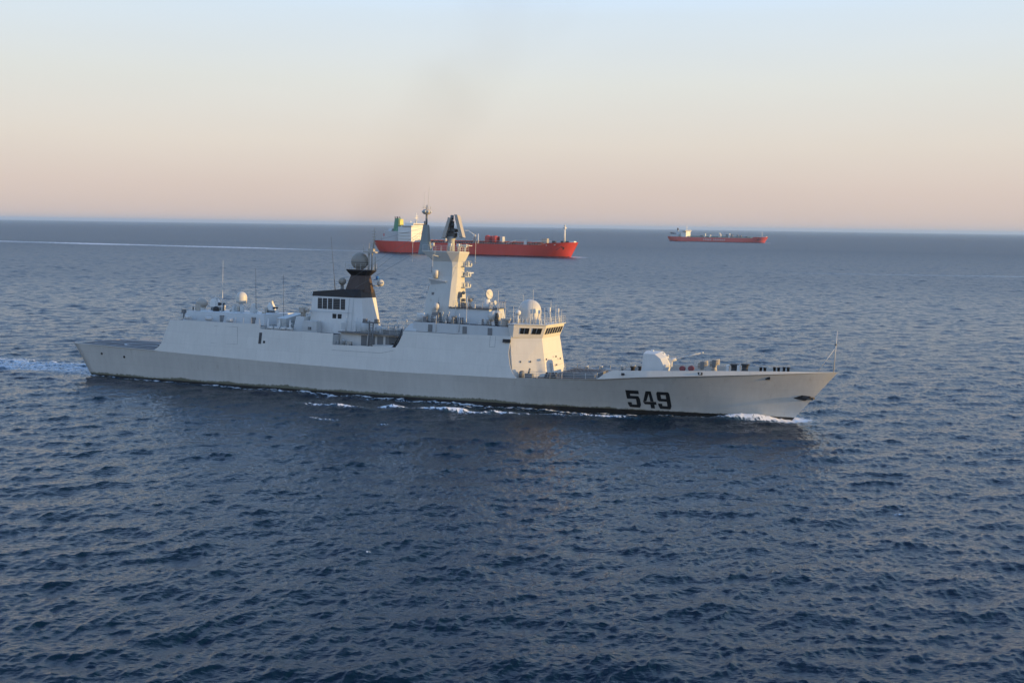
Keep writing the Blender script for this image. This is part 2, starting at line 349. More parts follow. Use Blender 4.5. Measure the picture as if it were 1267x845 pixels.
# ------------------------------------------------------------------ mesh helpers
class MB:
    def __init__(s): s.v = []; s.f = []; s.sm = []
    def add(s, vs, fs, smooth=False):
        o = len(s.v); s.v += [tuple(p) for p in vs]; s.f += [tuple(i + o for i in f) for f in fs]; s.sm += [smooth] * len(fs); return s
    def box(s, x0, x1, y0, y1, z0, z1):
        return s.loft([[(x0, y0, z0), (x1, y0, z0), (x1, y1, z0), (x0, y1, z0)], [(x0, y0, z1), (x1, y0, z1), (x1, y1, z1), (x0, y1, z1)]])
    def loft(s, rings, cap=True, smooth=False, closed=True):
        n = len(rings[0]); vs = [p for r in rings for p in r]; fs = []
        for j in range(len(rings) - 1):
            for i in range(n if closed else n - 1):
                fs.append((j * n + i, j * n + (i + 1) % n, (j + 1) * n + (i + 1) % n, (j + 1) * n + i))
        o = len(s.v); s.add(vs, fs, smooth)
        if cap:
            s.f.append(tuple(o + i for i in reversed(range(n)))); s.sm.append(False)
            s.f.append(tuple(o + (len(rings) - 1) * n + i for i in range(n))); s.sm.append(False)
        return s
    def tube(s, p, q, r0, r1=None, n=8, cap=True):
        r1 = r0 if r1 is None else r1
        p, q = Vector(p), Vector(q); d = (q - p).normalized()
        a = d.cross(Vector((0, 0, 1))) if abs(d.z) < .95 else d.cross(Vector((1, 0, 0)))
        a.normalize(); b = d.cross(a)
        rg = [[c + (a * math.cos(2 * math.pi * i / n) + b * math.sin(2 * math.pi * i / n)) * r for i in range(n)] for c, r in ((p, r0), (q, r1))]
        return s.loft(rg, cap, n > 5)
    def lathe(s, x, y, prof, n=28, z=0, smooth=True):
        rg = [[(x + max(r, 1e-3) * math.cos(2 * math.pi * i / n), y + max(r, 1e-3) * math.sin(2 * math.pi * i / n), z + h) for i in range(n)] for r, h in prof]
        return s.loft(rg, True, smooth)
    def ball(s, c, r, n=20, squash=1.0, z0=-1.0):
        k = max(6, n // 2); prof = []
        for i in range(k + 1):
            a = math.asin(max(-1, z0)) + (math.pi / 2 - math.asin(max(-1, z0))) * i / k
            prof.append((r * math.cos(a), r * squash * math.sin(a)))
        return s.lathe(c[0], c[1], prof, n, c[2])
    def prism(s, pts, y0, y1):                     # outline in x,z pushed along y
        return s.loft([[(x, y0, z) for x, z in pts], [(x, y1, z) for x, z in pts]])
    def slab(s, pts, z0, z1):                      # outline in x,y pushed up
        return s.loft([[(x, y, z0) for x, y in pts], [(x, y, z1) for x, y in pts]])
    def disc(s, c, nrm, r, th=.1, n=20, dish=0.0):
        c = Vector(c); nrm = Vector(nrm).normalized()
        a = nrm.cross(Vector((0, 0, 1))); a.normalize(); b = nrm.cross(a)
        rg = []
        for rr, h in ((r * .1, -th - dish), (r * .7, -th - dish * .6), (r, 0), (r * .98, .02), (r * .6, -dish * .6), (r * .05, -dish)):
            rg.append([c + nrm * h + (a * math.cos(2 * math.pi * i / n) + b * math.sin(2 * math.pi * i / n)) * rr for i in range(n)])
        return s.loft(rg, True, True)
    def build(s, name, mat, parent=None, label=None):
        me = bpy.data.meshes.new(name); me.from_pydata([tuple(p) for p in s.v], [], s.f); me.update()
        bm = bmesh.new(); bm.from_mesh(me); bmesh.ops.recalc_face_normals(bm, faces=bm.faces); bm.to_mesh(me); bm.free()
        me.polygons.foreach_set('use_smooth', s.sm)
        if isinstance(mat, (list, tuple)):
            for x in mat: me.materials.append(x)
        else: me.materials.append(mat)
        ob = bpy.data.objects.new(name, me); col.objects.link(ob)
        if parent is not None: ob.parent = parent
        if label: ob['label'] = label
        return ob
def root_empty(name, label, cat, mat4, group=None):
    o = bpy.data.objects.new(name, None); col.objects.link(o); o.matrix_world = mat4
    o['label'] = label; o['category'] = cat
    if group: o['group'] = group
    return o
def railing(pts, parent, h=1.0, step=1.6, r=.028, wires=3, mat=None, posts_only=False, name='railing'):
    mb = MB()
    for p, q in zip(pts[:-1], pts[1:]):
        p, q = Vector(p), Vector(q); L = (q - p).length; n = max(1, round(L / step))
        for i in range(n + 1):
            c = p.lerp(q, i / n); mb.tube(c, c + Vector((0, 0, h)), r, r, 5)
        if not posts_only:
            for k in range(wires):
                z = Vector((0, 0, h * (k + 1) / wires)); mb.tube(p + z, q + z, r * .62, r * .62, 4)
    return mb.build(name, mat or M['rail'], parent)

# ================================================================== FRIGATE
fr = root_empty('frigate', 'light grey warship in the foreground with hull number 549 on its bow', 'warship', FM)
ZK = [(-67, 4.78), (-47.8, 4.63), (-23.5, 4.22), (-2.4, 4.08), (19.8, 4.55), (31.5, 5.16), (38.9, 5.95), (50, 6.80), (58, 7.40), (64, 7.86), (67, 8.05)]
FK = [(-67, 6.25), (-60, 7.0), (-50, 7.6), (-35, 8.0), (25, 8.0), (33, 7.65), (40, 6.85), (46, 5.85), (50, 5.05), (55, 3.9), (60, 2.55), (64, 1.25), (66, .5), (67, 0.03)]
FW = [(-67, 5.9), (-60, 6.4), (-48, 6.95), (-28, 7.3), (10, 7.15), (24, 6.35), (34, 4.95), (44, 3.35), (52, 2.05), (60, .8), (64, .32), (67, 0.02)]
zk = lambda x: interp(x, ZK)
ZT = 8.05
def hull_pt(u, tt):                            # u along 0..1, tt height fraction (0 water line, 1 knuckle, <0 below)
    xk = -67 + 134 * u; z = tt * zk(xk)
    xst = -64 - 3.0 * z / 4.78; xstem = 60.5 + 6.5 * z / ZT
    x = xst + u * (xstem - xst)
    t_ = max(tt, 0)
    hb = interp(xk, FW) + (interp(xk, FK) - interp(xk, FW)) * t_ ** 1.1
    if tt < 0: hb *= (1 + .12 * tt)
    return x, hb, z
def side_y(x, z):                              # half breadth of the hull skin at x, z
    u = (x + 67) / 134
    for _ in range(12):
        tt = z / zk(-67 + 134 * u); xx, hb, _z = hull_pt(u, tt); u += (x - xx) / 134
    return hb
us = sorted(set([round(i / 90, 5) for i in range(91)] + [.97, .98, .985, .99, .995]))
tts = [-.7, -.35, -.1, 0, .08, .16, .3, .45, .6, .75, .88, 1]
mb = MB()
for sgn in (1, -1):
    vs = []; fs = []
    for u in us:
        for q in tts:
            x, hb, z = hull_pt(u, q); vs.append((x, sgn * hb, z))
    n = len(tts)
    for i in range(len(us) - 1):
        for j in range(n - 1): fs.append((i * n + j, i * n + j + 1, (i + 1) * n + j + 1, (i + 1) * n + j))
    mb.add(vs, fs, True)
a = [(hull_pt(0, q)[0], hull_pt(0, q)[1], hull_pt(0, q)[2]) for q in tts]
mb.add(a + [(x, -y, z) for x, y, z in a], [(j, j + 1, len(a) + j + 1, len(a) + j) for j in range(len(a) - 1)])
hull = mb.build('hull', M['hull'], fr)
bm = bmesh.new(); bm.from_mesh(hull.data); bmesh.ops.remove_doubles(bm, verts=bm.verts, dist=.002); bmesh.ops.recalc_face_normals(bm, faces=bm.faces); bm.to_mesh(hull.data); bm.free()

def deck_strip(x0, x1, name, mat, dz=0.0, inset=.05, parent=fr):
    xs = np.linspace(x0, x1, max(3, int((x1 - x0) / 1.5))); vs = []; fs = []
    for x in xs:
        hb = max(interp(x, FK) - inset, .01); z = zk(x) + dz; vs += [(x, -hb, z), (x, 0, z + .04), (x, hb, z)]
    for i in range(len(xs) - 1):
        for j in (0, 1): fs.append((i * 3 + j, (i + 1) * 3 + j, (i + 1) * 3 + j + 1, i * 3 + j + 1))
    return MB().add(vs, fs).build(name, mat, parent)
deck_strip(-66.9, -47.2, 'flight_deck', M['helideck'], -.04)
deck_strip(-47.2, 17.5, 'main_deck', M['deck'], -.12)
deck_strip(17.5, 66.6, 'foredeck', M['deck'], -.04)

# knuckle rubbing edge
def side_strip(x0, x1, name, mat, zoff, h, proud=.05, both=True):
    for sgn in ((-1, 1) if both else (-1,)):
        mbx = MB(); rg = []
        for x in np.linspace(x0, x1, 50):
            y = interp(x, FK); z = zk(x) + zoff
            rg.append([(x, sgn * (y - .1), z - h / 2), (x, sgn * (y + proud), z - h / 2), (x, sgn * (y + proud), z + h / 2), (x, sgn * (y - .1), z + h / 2)])
        mbx.loft(rg); mbx.build(name, mat, fr)
side_strip(-66.9, -48.0, 'deck_edge', M['pale'], 0.02, .14)
# bow bulwark, leaning in
BW = [(32.4, 0.02), (33.4, .75), (34.6, 1.22), (38.5, 1.0), (45, .85), (50, .72), (58, .45), (64, .16), (66.6, .05)]
for sgn in (-1, 1):
    rg = []
    for x in [32.4, 33, 33.4, 34, 34.6] + list(np.linspace(36, 66.6, 40)):
        y = interp(x, FK); z = zk(x); h = interp(x, BW)
        yi = max(y - .14 * h, .02); k = min(.12, y * .5)
        rg.append([(x, sgn * y, z), (x, sgn * yi, z + h), (x, sgn * max(yi - k, .005), z + h), (x, sgn * max(y - k, .005), z)])
    MB().loft(rg).build('bulwark', M['side'], fr)

# superstructure side plating
def TS(z): return interp(z, [(4.0, 19.95), (4.6, 19.7), (5.2, 19.0), (6.33, 18.4), (8.4, 17.95), (10.96, 18.2), (12, 18.3)])
TOP = [(-48.6, 4.70), (-48.2, 4.80), (-47.4, 5.35), (-46.9, 6.1), (-46.6, 7.0), (-45.6, 10.22), (-27.1, 10.42), (-27.0, 9.62), (-13.05, 9.60), (-13.0, 7.78), (-1.5, 8.02),
       (-1.1, 8.6), (-0.2, 10.68), (8.2, 10.74), (18.2, 10.96)]
def top_y(x, z): return interp(min(x, 25), FK) - (z - zk(x)) * .155
for sgn in (-1, 1):
    mbx = MB(); xs = sorted(set([p[0] for p in TOP if p[0] <= 10] + list(np.arange(-45, 10.1, 2.5)) + [10.0]))
    cols = []
    for x in xs:
        zt = interp(x, TOP); z0 = zk(x) - .02
        cols.append([(x, sgn * (top_y(x, z) + .01), z) for z in np.linspace(z0, max(zt, z0 + .01), 9)])
    for th_ in (0,):
        vs = [p for c_ in cols for p in c_]; n = 9
        mbx.add(vs, [(i * n + j, i * n + j + 1, (i + 1) * n + j + 1, (i + 1) * n + j) for i in range(len(cols) - 1) for j in range(n - 1)])
    # forward panel with its curved front edge
    zs = list(np.linspace(0, 1, 17)); vs = []
    for s_ in np.linspace(0, 1, 6):
        for q in zs:
            z0 = zk(10 + s_ * 9); z = z0 - .02 + (interp(10 + s_ * 8.2, TOP) - z0 + .02) * q
            x = 10 + s_ * (TS(z) - 10); vs.append((x, sgn * (top_y(x, z) + .01), z))
    n = len(zs)
    mbx.add(vs, [(i * n + j, i * n + j + 1, (i + 1) * n + j + 1, (i + 1) * n + j) for i in range(5) for j in range(n - 1)])
    ob = mbx.build('side_plating', M['side'], fr)
    so = ob.modifiers.new('thickness', 'SOLIDIFY'); so.thickness = .10; so.offset = -1 if sgn < 0 else -1
    bm = bmesh.new(); bm.from_mesh(ob.data); bmesh.ops.remove_doubles(bm, verts=bm.verts, dist=.001)
    for f in bm.faces:
        if f.normal.y * sgn < 0: f.normal_flip()
    bm.to_mesh(ob.data); bm.free()

def yw(x, z, d=.12): return top_y(x, z) - d     # inner face of the plating
# hangar
mb = MB()
z = 10.05
mb.loft([[(-46.2, -yw(-45, 8.1) + .1, 4.7), (-46.2, yw(-45, 8.1) - .1, 4.7), (-26.9, yw(-27, 8.1) - .1, 4.3), (-26.9, -yw(-27, 8.1) + .1, 4.3)],
         [(-45.5, -yw(-45, z), z), (-45.5, yw(-45, z), z), (-26.9, yw(-27, z), z), (-26.9, -yw(-27, z), z)]])
hg = mb.build('hangar', M['grey'], fr)
MB().loft([[(-46.24, -3.0, 4.9), (-46.24, 3.0, 4.9), (-46.1, 3.0, 4.9), (-46.1, -3.0, 4.9)], [(-45.62, -3.0, 9.3), (-45.62, 3.0, 9.3), (-45.4, 3.0, 9.3), (-45.4, -3.0, 9.3)]]).build('hangar_door', M['mid'], hg)
MB().slab([(-45.4, -yw(-45, 10)), (-45.4, yw(-45, 10)), (-27.0, yw(-27, 10)), (-27.0, -yw(-27, 10))], 10.055, 10.09).build('roof_deck', M['deck'], hg)
# low deckhouse along the hangar roof
mb = MB().loft([[(-43.9, -5.6, 10.1), (-43.9, 5.6, 10.1), (-27.2, 5.6, 10.1), (-27.2, -5.6, 10.1)], [(-43.4, -5.0, 11.85), (-43.4, 5.0, 11.85), (-27.8, 5.0, 11.95), (-27.8, -5.0, 11.95)]])
dh = mb.build('roof_deckhouse', M['pale'], fr)
for x0 in (-36.3, -29.9): MB().box(x0, x0 + .7, -5.56, -5.1, 10.25, 11.4).build('deckhouse_door', M['mid'], dh)
# midships block (boat bay aft half, funnel base)
mb = MB().loft([[(-26.9, -7.0, 4.3), (-26.9, 7.0, 4.3), (-13.1, 7.0, 4.1), (-13.1, -7.0, 4.1)], [(-26.9, -6.95, 9.4), (-26.9, 6.95, 9.4), (-13.1, 6.95, 9.4), (-13.1, -6.95, 9.4)]])
mid = mb.build('midships_deckhouse', M['grey'], fr)
MB().slab([(-26.85, -6.9), (-26.85, 6.9), (-13.15, 6.9), (-13.15, -6.9)], 9.404, 9.43).build('deck_covering', M['deck'], mid)
# boat bay
bay = MB().box(-13.05, -0.7, -4.7, 4.7, 4.3, 9.75).build('boat_bay', M['white'], fr)
MB().slab([(-13.0, -6.9), (-0.9, -6.9), (-0.9, -4.75), (-13.0, -4.75)], 7.5, 7.6).build('bay_deck', M['deck'], bay)
MB().slab([(-13.0, -5.6), (-0.7, -5.6), (-0.7, 5.6), (-13.0, 5.6)], 9.76, 9.94).build('bay_roof', M['mid'], bay)
for px in (-9.1, -7.6, -6.1, -4.6, -3.5): MB().box(px, px + 1.05, -4.78, -4.72, 7.75, 9.45).build('louvre', M['mid'], bay)
mb = MB()
for i in range(16):
    x = -3.9 + .19 * i; mb.box(x, x + .07, -4.86, -4.72, 7.7, 9.5)
mb.build('vent_grille', M['mid'], bay)
mb = MB().tube((-7.0, -6.2, 7.55), (-7.0, -6.0, 12.0), .16, .13, 8).tube((-6.3, -6.2, 7.55), (-6.3, -6.0, 11.6), .1, .1, 8)
for i in range(9): mb.box(-7.0, -6.3, -6.25, -6.1, 7.9 + .42 * i, 7.98 + .42 * i)
mb.box(-8.1, -5.2, -6.4, -5.8, 11.6, 11.85).box(-8.0, -7.4, -6.5, -5.9, 11.85, 12.3).box(-5.9, -5.3, -6.5, -5.9, 11.85, 12.35)
mb.build('boat_davit', M['mid'], fr)
mb = MB().loft([[(-5.9, -6.5, 7.65), (-3.0, -6.5, 7.65), (-3.0, -5.4, 7.65), (-5.9, -5.4, 7.65)], [(-6.1, -6.6, 8.1), (-2.2, -6.35, 8.25), (-2.2, -5.55, 8.25), (-6.1, -5.3, 8.1)]])
mb.build('work_boat', M['white'], fr)
mb = MB().tube((-1.7, -6.4, 7.6), (-1.0, -6.2, 11.0), .13, .1, 8).tube((-2.6, -6.4, 7.6), (-1.0, -6.2, 10.6), .1, .08, 8)
for k in range(4): mb.tube((-3.2 + .6 * k, -6.5, 7.7), (-3.0 + .6 * k, -5.2, 8.4), .12, .12, 6)
mb.box(-3.4, -1.4, -6.4, -5.0, 7.62, 7.95)
mb.build('deck_crane', M['dark'], fr)

# forward superstructure: full-beam block, bridge front with chamfered corners
XF0, XF1, WF0, WF1 = 23.4, 22.1, 4.3, 4.15
WP0, WP1 = 6.3, 5.9
def plan(x_aft, z, wside, xs_, xf, wf, wp=None):
    wp = wf + 1.5 if wp is None else wp
    return [(x_aft, -wside, z), (xs_, -wside, z), (xf, -wf, z), (xf, wp, z), (xs_ + .6, wside, z), (x_aft, wside, z)]
ya0, ya1 = 7.35, 6.75
mb = MB().loft([plan(-.9, 4.3, 7.3, 18.8, XF0, WF0, WP0), plan(-.55, 10.72, 6.72, 17.9, XF1 + .22, WF1)])
fb = mb.build('bridge_superstructure', M['side'], fr)
MB().slab([(-.6, -6.6), (-.6, 6.6), (17.8, 6.6), (17.8, -6.6)], 10.724, 10.75).build('deck_covering', M['deck'], fb)
# upper tier and wheelhouse
mb = MB().box(1.0, 18.4, -6.1, 6.1, 10.73, 12.30)
ut = mb.build('upper_deckhouse', M['grey'], fr)
MB().slab([(1.0, -6.1), (18.3, -6.1), (18.3, 6.1), (1.0, 6.1)], 12.304, 12.34).build('deck_covering', M['deck'], ut)
for x0 in (3.6, 9.6, 13.9): MB().box(x0, x0 + .75, -6.16, -6.08, 10.85, 12.0).build('door', M['mid'], ut)
mb = MB().loft([plan(17.9, 10.73, 6.66, 18.3, XF1 + .25, 4.1), plan(17.6, 12.45, 6.9, 18.5, XF1 + .85, 4.3), plan(17.6, 12.75, 6.9, 18.5, XF1 + .85, 4.3)])
wh = mb.build('wheelhouse', M['side'], fr)
MB().loft([plan(17.5, 12.75, 7.05, 18.6, XF1 + 1.15, 4.4), plan(17.5, 12.9, 7.05, 18.6, XF1 + 1.15, 4.4)]).build('wheelhouse_roof', M['pale'], wh)
def quad_on(p, q, z0, z1, f0, f1, bulge=.03):
    """window between fractions f0,f1 of a wall running p->q (each a pair of bottom/top points)"""
    pass
def wall_pt(A, B, C, D, s_, h_):               # A,B bottom ends, C,D top ends
    a = Vector(A).lerp(Vector(B), s_); c = Vector(C).lerp(Vector(D), s_); return a.lerp(c, h_)
def window(A, B, C, D, s0, s1, h0, h1, parent, outward, slant=0.0):
    o = Vector(outward) * .09; ii = Vector(outward) * -.12
    q = [wall_pt(A, B, C, D, s0, h0), wall_pt(A, B, C, D, s1, h0), wall_pt(A, B, C, D, s1 + slant, h1), wall_pt(A, B, C, D, s0 + slant, h1)]
    MB().loft([[p + ii for p in q], [p + o for p in q]]).build('window', M['glass'], parent)
pb = plan(17.9, 10.73, 6.66, 18.3, XF1 + .25, 4.1); pt = plan(17.6, 12.45, 6.9, 18.5, XF1 + .85, 4.3)
for i in range(7): window(pb[2], pb[3], pt[2], pt[3], .05 + .133 * i, .05 + .133 * i + .082, .34, .92, wh, (1, 0, 0), .012)
nn = Vector((.42, -.9, 0)).normalized()
for s0, s1 in ((.22, .34), (.36, .5), (.60, .73), (.75, .90)): window(pb[1], pb[2], pt[1], pt[2], s0, s1, .36, .90, wh, nn)
nn2 = Vector((.42, .9, 0)).normalized()
for s0, s1 in ((.1, .28), (.34, .52), (.6, .78)): window(pb[3], pb[4], pt[3], pt[4], s0, s1, .36, .90, wh, nn2)
# small fittings on the front wall
for y, z in ((-6.3, 7.0), (-5.5, 7.05), (-4.6, 7.5), (3.1, 7.1), (1.2, 6.2), (.6, 7.6)):
    x = (XF0 if abs(y) < 4.8 else 18.4 + (7.08 - abs(y)) * 1.72) - .1
    MB().box(x - .05, x + .12, y - .14, y + .14, z - .14, z + .14).build('wall_fitting', M['mid'], fb)
MB().box(XF0 - .5, XF0 - .02, -1.6, -1.1, 4.9, 6.7).build('door', M['pale'], fb)
mb = MB().lathe(20.2, -7.1, [(.45, 0), (.45, .9), (.2, 1.1)], 12, 4.6).box(20.6, 21.9, -7.2, -6.4, 4.6, 5.3).tube((21.2, -6.8, 5.3), (21.4, -6.8, 6.1), .16)
mb.build('winch', M['mid'], fr)
mb = MB()
for k in range(4): mb.tube((23.9 + .5 * k, -6.6, 4.8), (23.9 + .5 * k, -5.8, 5.5), .22, .22, 8)
mb.build('hose_rack', M['dark'], fr)
# vertical launch block and hatches
vl = MB().box(25.6, 31.2, -4.4, 4.4, 5.0, 5.62).build('missile_launcher_block', M['mid'], fr)
for i in range(8):
    for j in range(4):
        MB().box(25.9 + .63 * i, 26.4 + .63 * i, -3.7 + 1.9 * j, -2.2 + 1.9 * j, 5.6, 5.68).build('cell_hatch', M['dark'], vl)
# side details
def on_side(x0, x1, z0, z1, name, mat, proud=.03, lower=False, parent=None):
    f = side_y if lower else (lambda x, z: top_y(x, z))
    a = [(x0, z0), (x1, z0), (x1, z1), (x0, z1)]
    MB().loft([[(x, -f(x, z) + .06, z) for x, z in a], [(x, -f(x, z) - proud, z) for x, z in a]]).build(name, mat, parent or fr)
on_side(-27.1, -26.55, 7.1, 9.0, 'side_grille', M['dark']); on_side(-26.2, -25.8, 7.25, 7.65, 'side_port', M['black'])
on_side(16.9, 18.15, 9.95, 10.45, 'navigation_light_box', M['black'], .25)
on_side(33.9 + 2.3, 34.4 + 2.3, 6.15, 6.5, 'fairlead', M['black'], .04)
for x, z in ((47.6, 7.0), (57.2, 6.75)):
    mbx = MB(); y = (interp(x, FK) if z > zk(x) else side_y(x, z))
    y = side_y(x, min(z, zk(x) - .02)) if z < zk(x) else interp(x, FK) - .14 * (z - zk(x))
    MB().box(x - .35, x + .35, -y - .07, -y + .4, z - .2, z + .2).build('fairlead', M['black'], fr)
MB().box(47.5, 47.75, -interp(47.6, FK) - .14, -interp(47.6, FK), 6.9, 7.15).build('fairlead_lamp', M['white'], fr)
for x, z in ((-60.4, 3.25), (-55.2, 3.0)):
    y = side_y(x, z); MB().tube((x, -y + .2, z), (x, -y - .05, z), .22, .22, 12).build('hawse_port', M['black'], fr)
y = top_y(-28.2, 5.9); MB().lathe(0, 0, [(.34, -.02), (.34, .03), (.26, .03), (.26, -.02)], 16).build('scuttle_ring', M['mid'], fr).matrix_local = Matrix.Translation((-28.2, -y - .03, 5.0)) @ Matrix.Rotation(R(90), 4, 'X')
# fine raised seams on the plating (shuttered openings)
def seam(pts, r=.02):
    mbx = MB(); pp = [Vector((x, -top_y(x, z) - .012, z)) for x, z in pts]
    for p, q in zip(pp[:-1], pp[1:]): mbx.tube(p, q, r, r, 4)
    mbx.build('plating_seam', M['mid'], fr)
seam([(-36.5, 6.7), (-31.2, 6.75)]); seam([(-36.2, 9.6), (-31.5, 9.65), (-31.2, 6.75)]); seam([(-13, 6.9), (-4, 6.95), (-1.8, 7.5)]); seam([(14.7, 9.1), (14.7, 10.8)]); seam([(15.6, 9.1), (15.6, 10.8)]); seam([(14.7, 9.1), (15.6, 9.1)])

# hull number, painted on the flare
def digit(strokes, x0, z0, wd, ht, name):
    mbx = MB()
    for q in strokes:                          # quads in 0..1 space, order round
        n = 5; vs = []
        for i in range(n + 1):
            for j in range(n + 1):
                s_, h_ = i / n, j / n
                px = (q[0][0] * (1 - s_) + q[1][0] * s_) * (1 - h_) + (q[3][0] * (1 - s_) + q[2][0] * s_) * h_
                pz = (q[0][1] * (1 - s_) + q[1][1] * s_) * (1 - h_) + (q[3][1] * (1 - s_) + q[2][1] * s_) * h_
                x = x0 + px * wd + (1 - pz) * .30; z = z0 + pz * ht
                vs.append((x, -side_y(x, z) - .022, z))
        mbx.add(vs, [(i * (n + 1) + j, i * (n + 1) + j + 1, (i + 1) * (n + 1) + j + 1, (i + 1) * (n + 1) + j) for i in range(n) for j in range(n)])
    return mbx.build(name, M['number'], fr)
T, U = .31, .20
five = [[(0, 1 - U), (1, 1 - U), (1, 1), (0, 1)], [(0, .5), (T, .5), (T, 1 - U), (0, 1 - U)], [(T, .5), (.80, .5), (.72, .68), (T, .68)], [(.72, .68), (.80, .5), (1, .5), (.92, .68)],
        [(1 - T, .17), (1, .17), (1, .5), (1 - T, .5)], [(.12, 0), (.88, 0), (1, .17), (0, .17)], [(0, .17), (T, .17), (T, .30), (0, .30)]]
four = [[(.52, 0), (.52 + T, 0), (.52 + T, .22), (.52, .22)], [(.1, .22), (1, .22), (1, .40), (0, .36)], [(0, .36), (.26, .40), (.54, .84), (.34, 1)],
        [(.34, 1), (.54, .84), (.54, .84), (.74, 1)], [(.54, .84), (.56, .40), (.82, .40), (.74, 1)]]
nine = [[(.0, .9), (.1, 1), (.92, 1), (1, .9)], [(0, .82), (1, .82), (1, .9), (0, .9)], [(0, .52), (T, .60), (T, .82), (0, .82)], [(.1, .44), (1 - T, .44), (1 - T, .60), (T, .60)], [(0, .52), (.1, .44), (T, .60), (T, .60)],
        [(1 - T, .18), (1, .18), (1, .82), (1 - T, .82)], [(.1, 0), (.88, 0), (1, .18), (0, .18)], [(0, .18), (T, .18), (T, .31), (0, .31)]]
num = [digit(five, 36.45, 1.0, 1.95, 2.76, 'hull_number'), digit(four, 38.8, 1.0, 1.95, 2.76, 'hull_number'), digit(nine, 41.0, 1.0, 1.95, 2.76, 'hull_number')]
num[0]['label'] = 'black painted digit 5'; num[1]['label'] = 'black painted digit 4'; num[2]['label'] = 'black painted digit 9'

# flight deck markings, nets, stern fittings
dz = lambda x: zk(x) + .012
mb = MB()
for a, b_ in (((-64, -4.5), (-64, 4.5)), ((-49.5, -4.8), (-49.5, 4.8)), ((-64, 0), (-49.5, 0)), ((-64, -4.5), (-49.5, -4.8)), ((-64, 4.5), (-49.5, 4.8))):
    d = Vector((b_[0] - a[0], b_[1] - a[1], 0)).normalized(); nrm = Vector((-d.y, d.x, 0)) * .14
    n = 10; vs = []
    for i in range(n + 1):
        x = a[0] + (b_[0] - a[0]) * i / n; y_ = a[1] + (b_[1] - a[1]) * i / n
        for s_ in (-1, 1): vs.append((x + nrm.x * s_, y_ + nrm.y * s_, dz(x) + .006))
    mb.add(vs, [(2 * i, 2 * i + 1, 2 * i + 3, 2 * i + 2) for i in range(n)])
mb.build('deck_line', M['line'], fr)
mb = MB(); n = 40; vs = []
for i in range(n):
    a = 2 * math.pi * i / n
    for r_ in (3.1, 3.5):
        x = -56.5 + r_ * math.cos(a); vs.append((x, r_ * math.sin(a), dz(x) + .012))
mb.add(vs, [(2 * i, 2 * i + 1, (2 * i + 3) % (2 * n), (2 * i + 2) % (2 * n)) for i in range(n)])
mb.build('landing_circle', M['line'], fr)
for sgn, lift in ((1, .34), (-1, -.02)):
    for i in range(7):
        x0 = -63.0 + 2.15 * i; x1 = x0 + 2.0
        y0, y1 = interp(x0, FK), interp(x1, FK); z0, z1 = zk(x0), zk(x1); wd_ = .55 if sgn > 0 else .12
        mbx = MB().loft([[(x0, sgn * y0, z0), (x1, sgn * y1, z1), (x1, sgn * (y1 + wd_), z1 + lift), (x0, sgn * (y0 + wd_), z0 + lift)],
                         [(x0, sgn * y0, z0 + .06), (x1, sgn * y1, z1 + .06), (x1, sgn * (y1 + wd_), z1 + lift + .06), (x0, sgn * (y0 + wd_), z0 + lift + .06)]])
        mbx.build('safety_net', M['tandome'], fr)
MB().box(-49.2, -48.3, -5.4, -4.6, 4.6, 5.5).build('deck_locker', M['mid'], fr); MB().box(-48.6, -47.9, 4.8, 5.6, 4.6, 5.6).build('deck_locker', M['mid'], fr)

# ---------------------------------------------------- domes and antennas
def radome(x, y, z, r, h, name='radome', mat=None, ped=None, squash=1.0, cyl=0.0, n=28, pedr=.5, parent=fr):
    """ball of radius r on a pedestal; cyl = straight wall below the equator"""
    mbx = MB(); zc = z + h + cyl; prof = []
    if cyl: prof = [(r * .94, -cyl), (r, -cyl * .5)]
    else: prof = [(r * math.cos(a), r * squash * math.sin(a)) for a in np.linspace(-1.1, -.1, 6)]
    prof += [(r * math.cos(a), r * squash * math.sin(a)) for a in np.linspace(0, math.pi / 2, 12)]
    mbx.lathe(x, y, prof, n, zc)
    ob = mbx.build(name, mat or M['dome'], parent)
    if h > 0:
        MB().lathe(x, y, [(pedr * 1.25, 0), (pedr, .15), (pedr * .9, h - .1 - (r * .55 if not cyl else 0)), (pedr * 1.2, h + .08 - (r * .78 if not cyl else 0))], 16, z).build('pedestal', ped or M['white'], ob)
    return ob
radome(-44.9, 1.4, 11.85, 1.05, 1.15, pedr=.72, squash=.86, mat=M['tandome'])
rd = radome(-36.6, 1.5, 11.85, 1.0, 1.55, mat=M['dome'], pedr=.55, cyl=1.0)
radome(-34.0, 1.5, 11.9, .64, .42, pedr=.7, squash=1.1, cyl=.45)
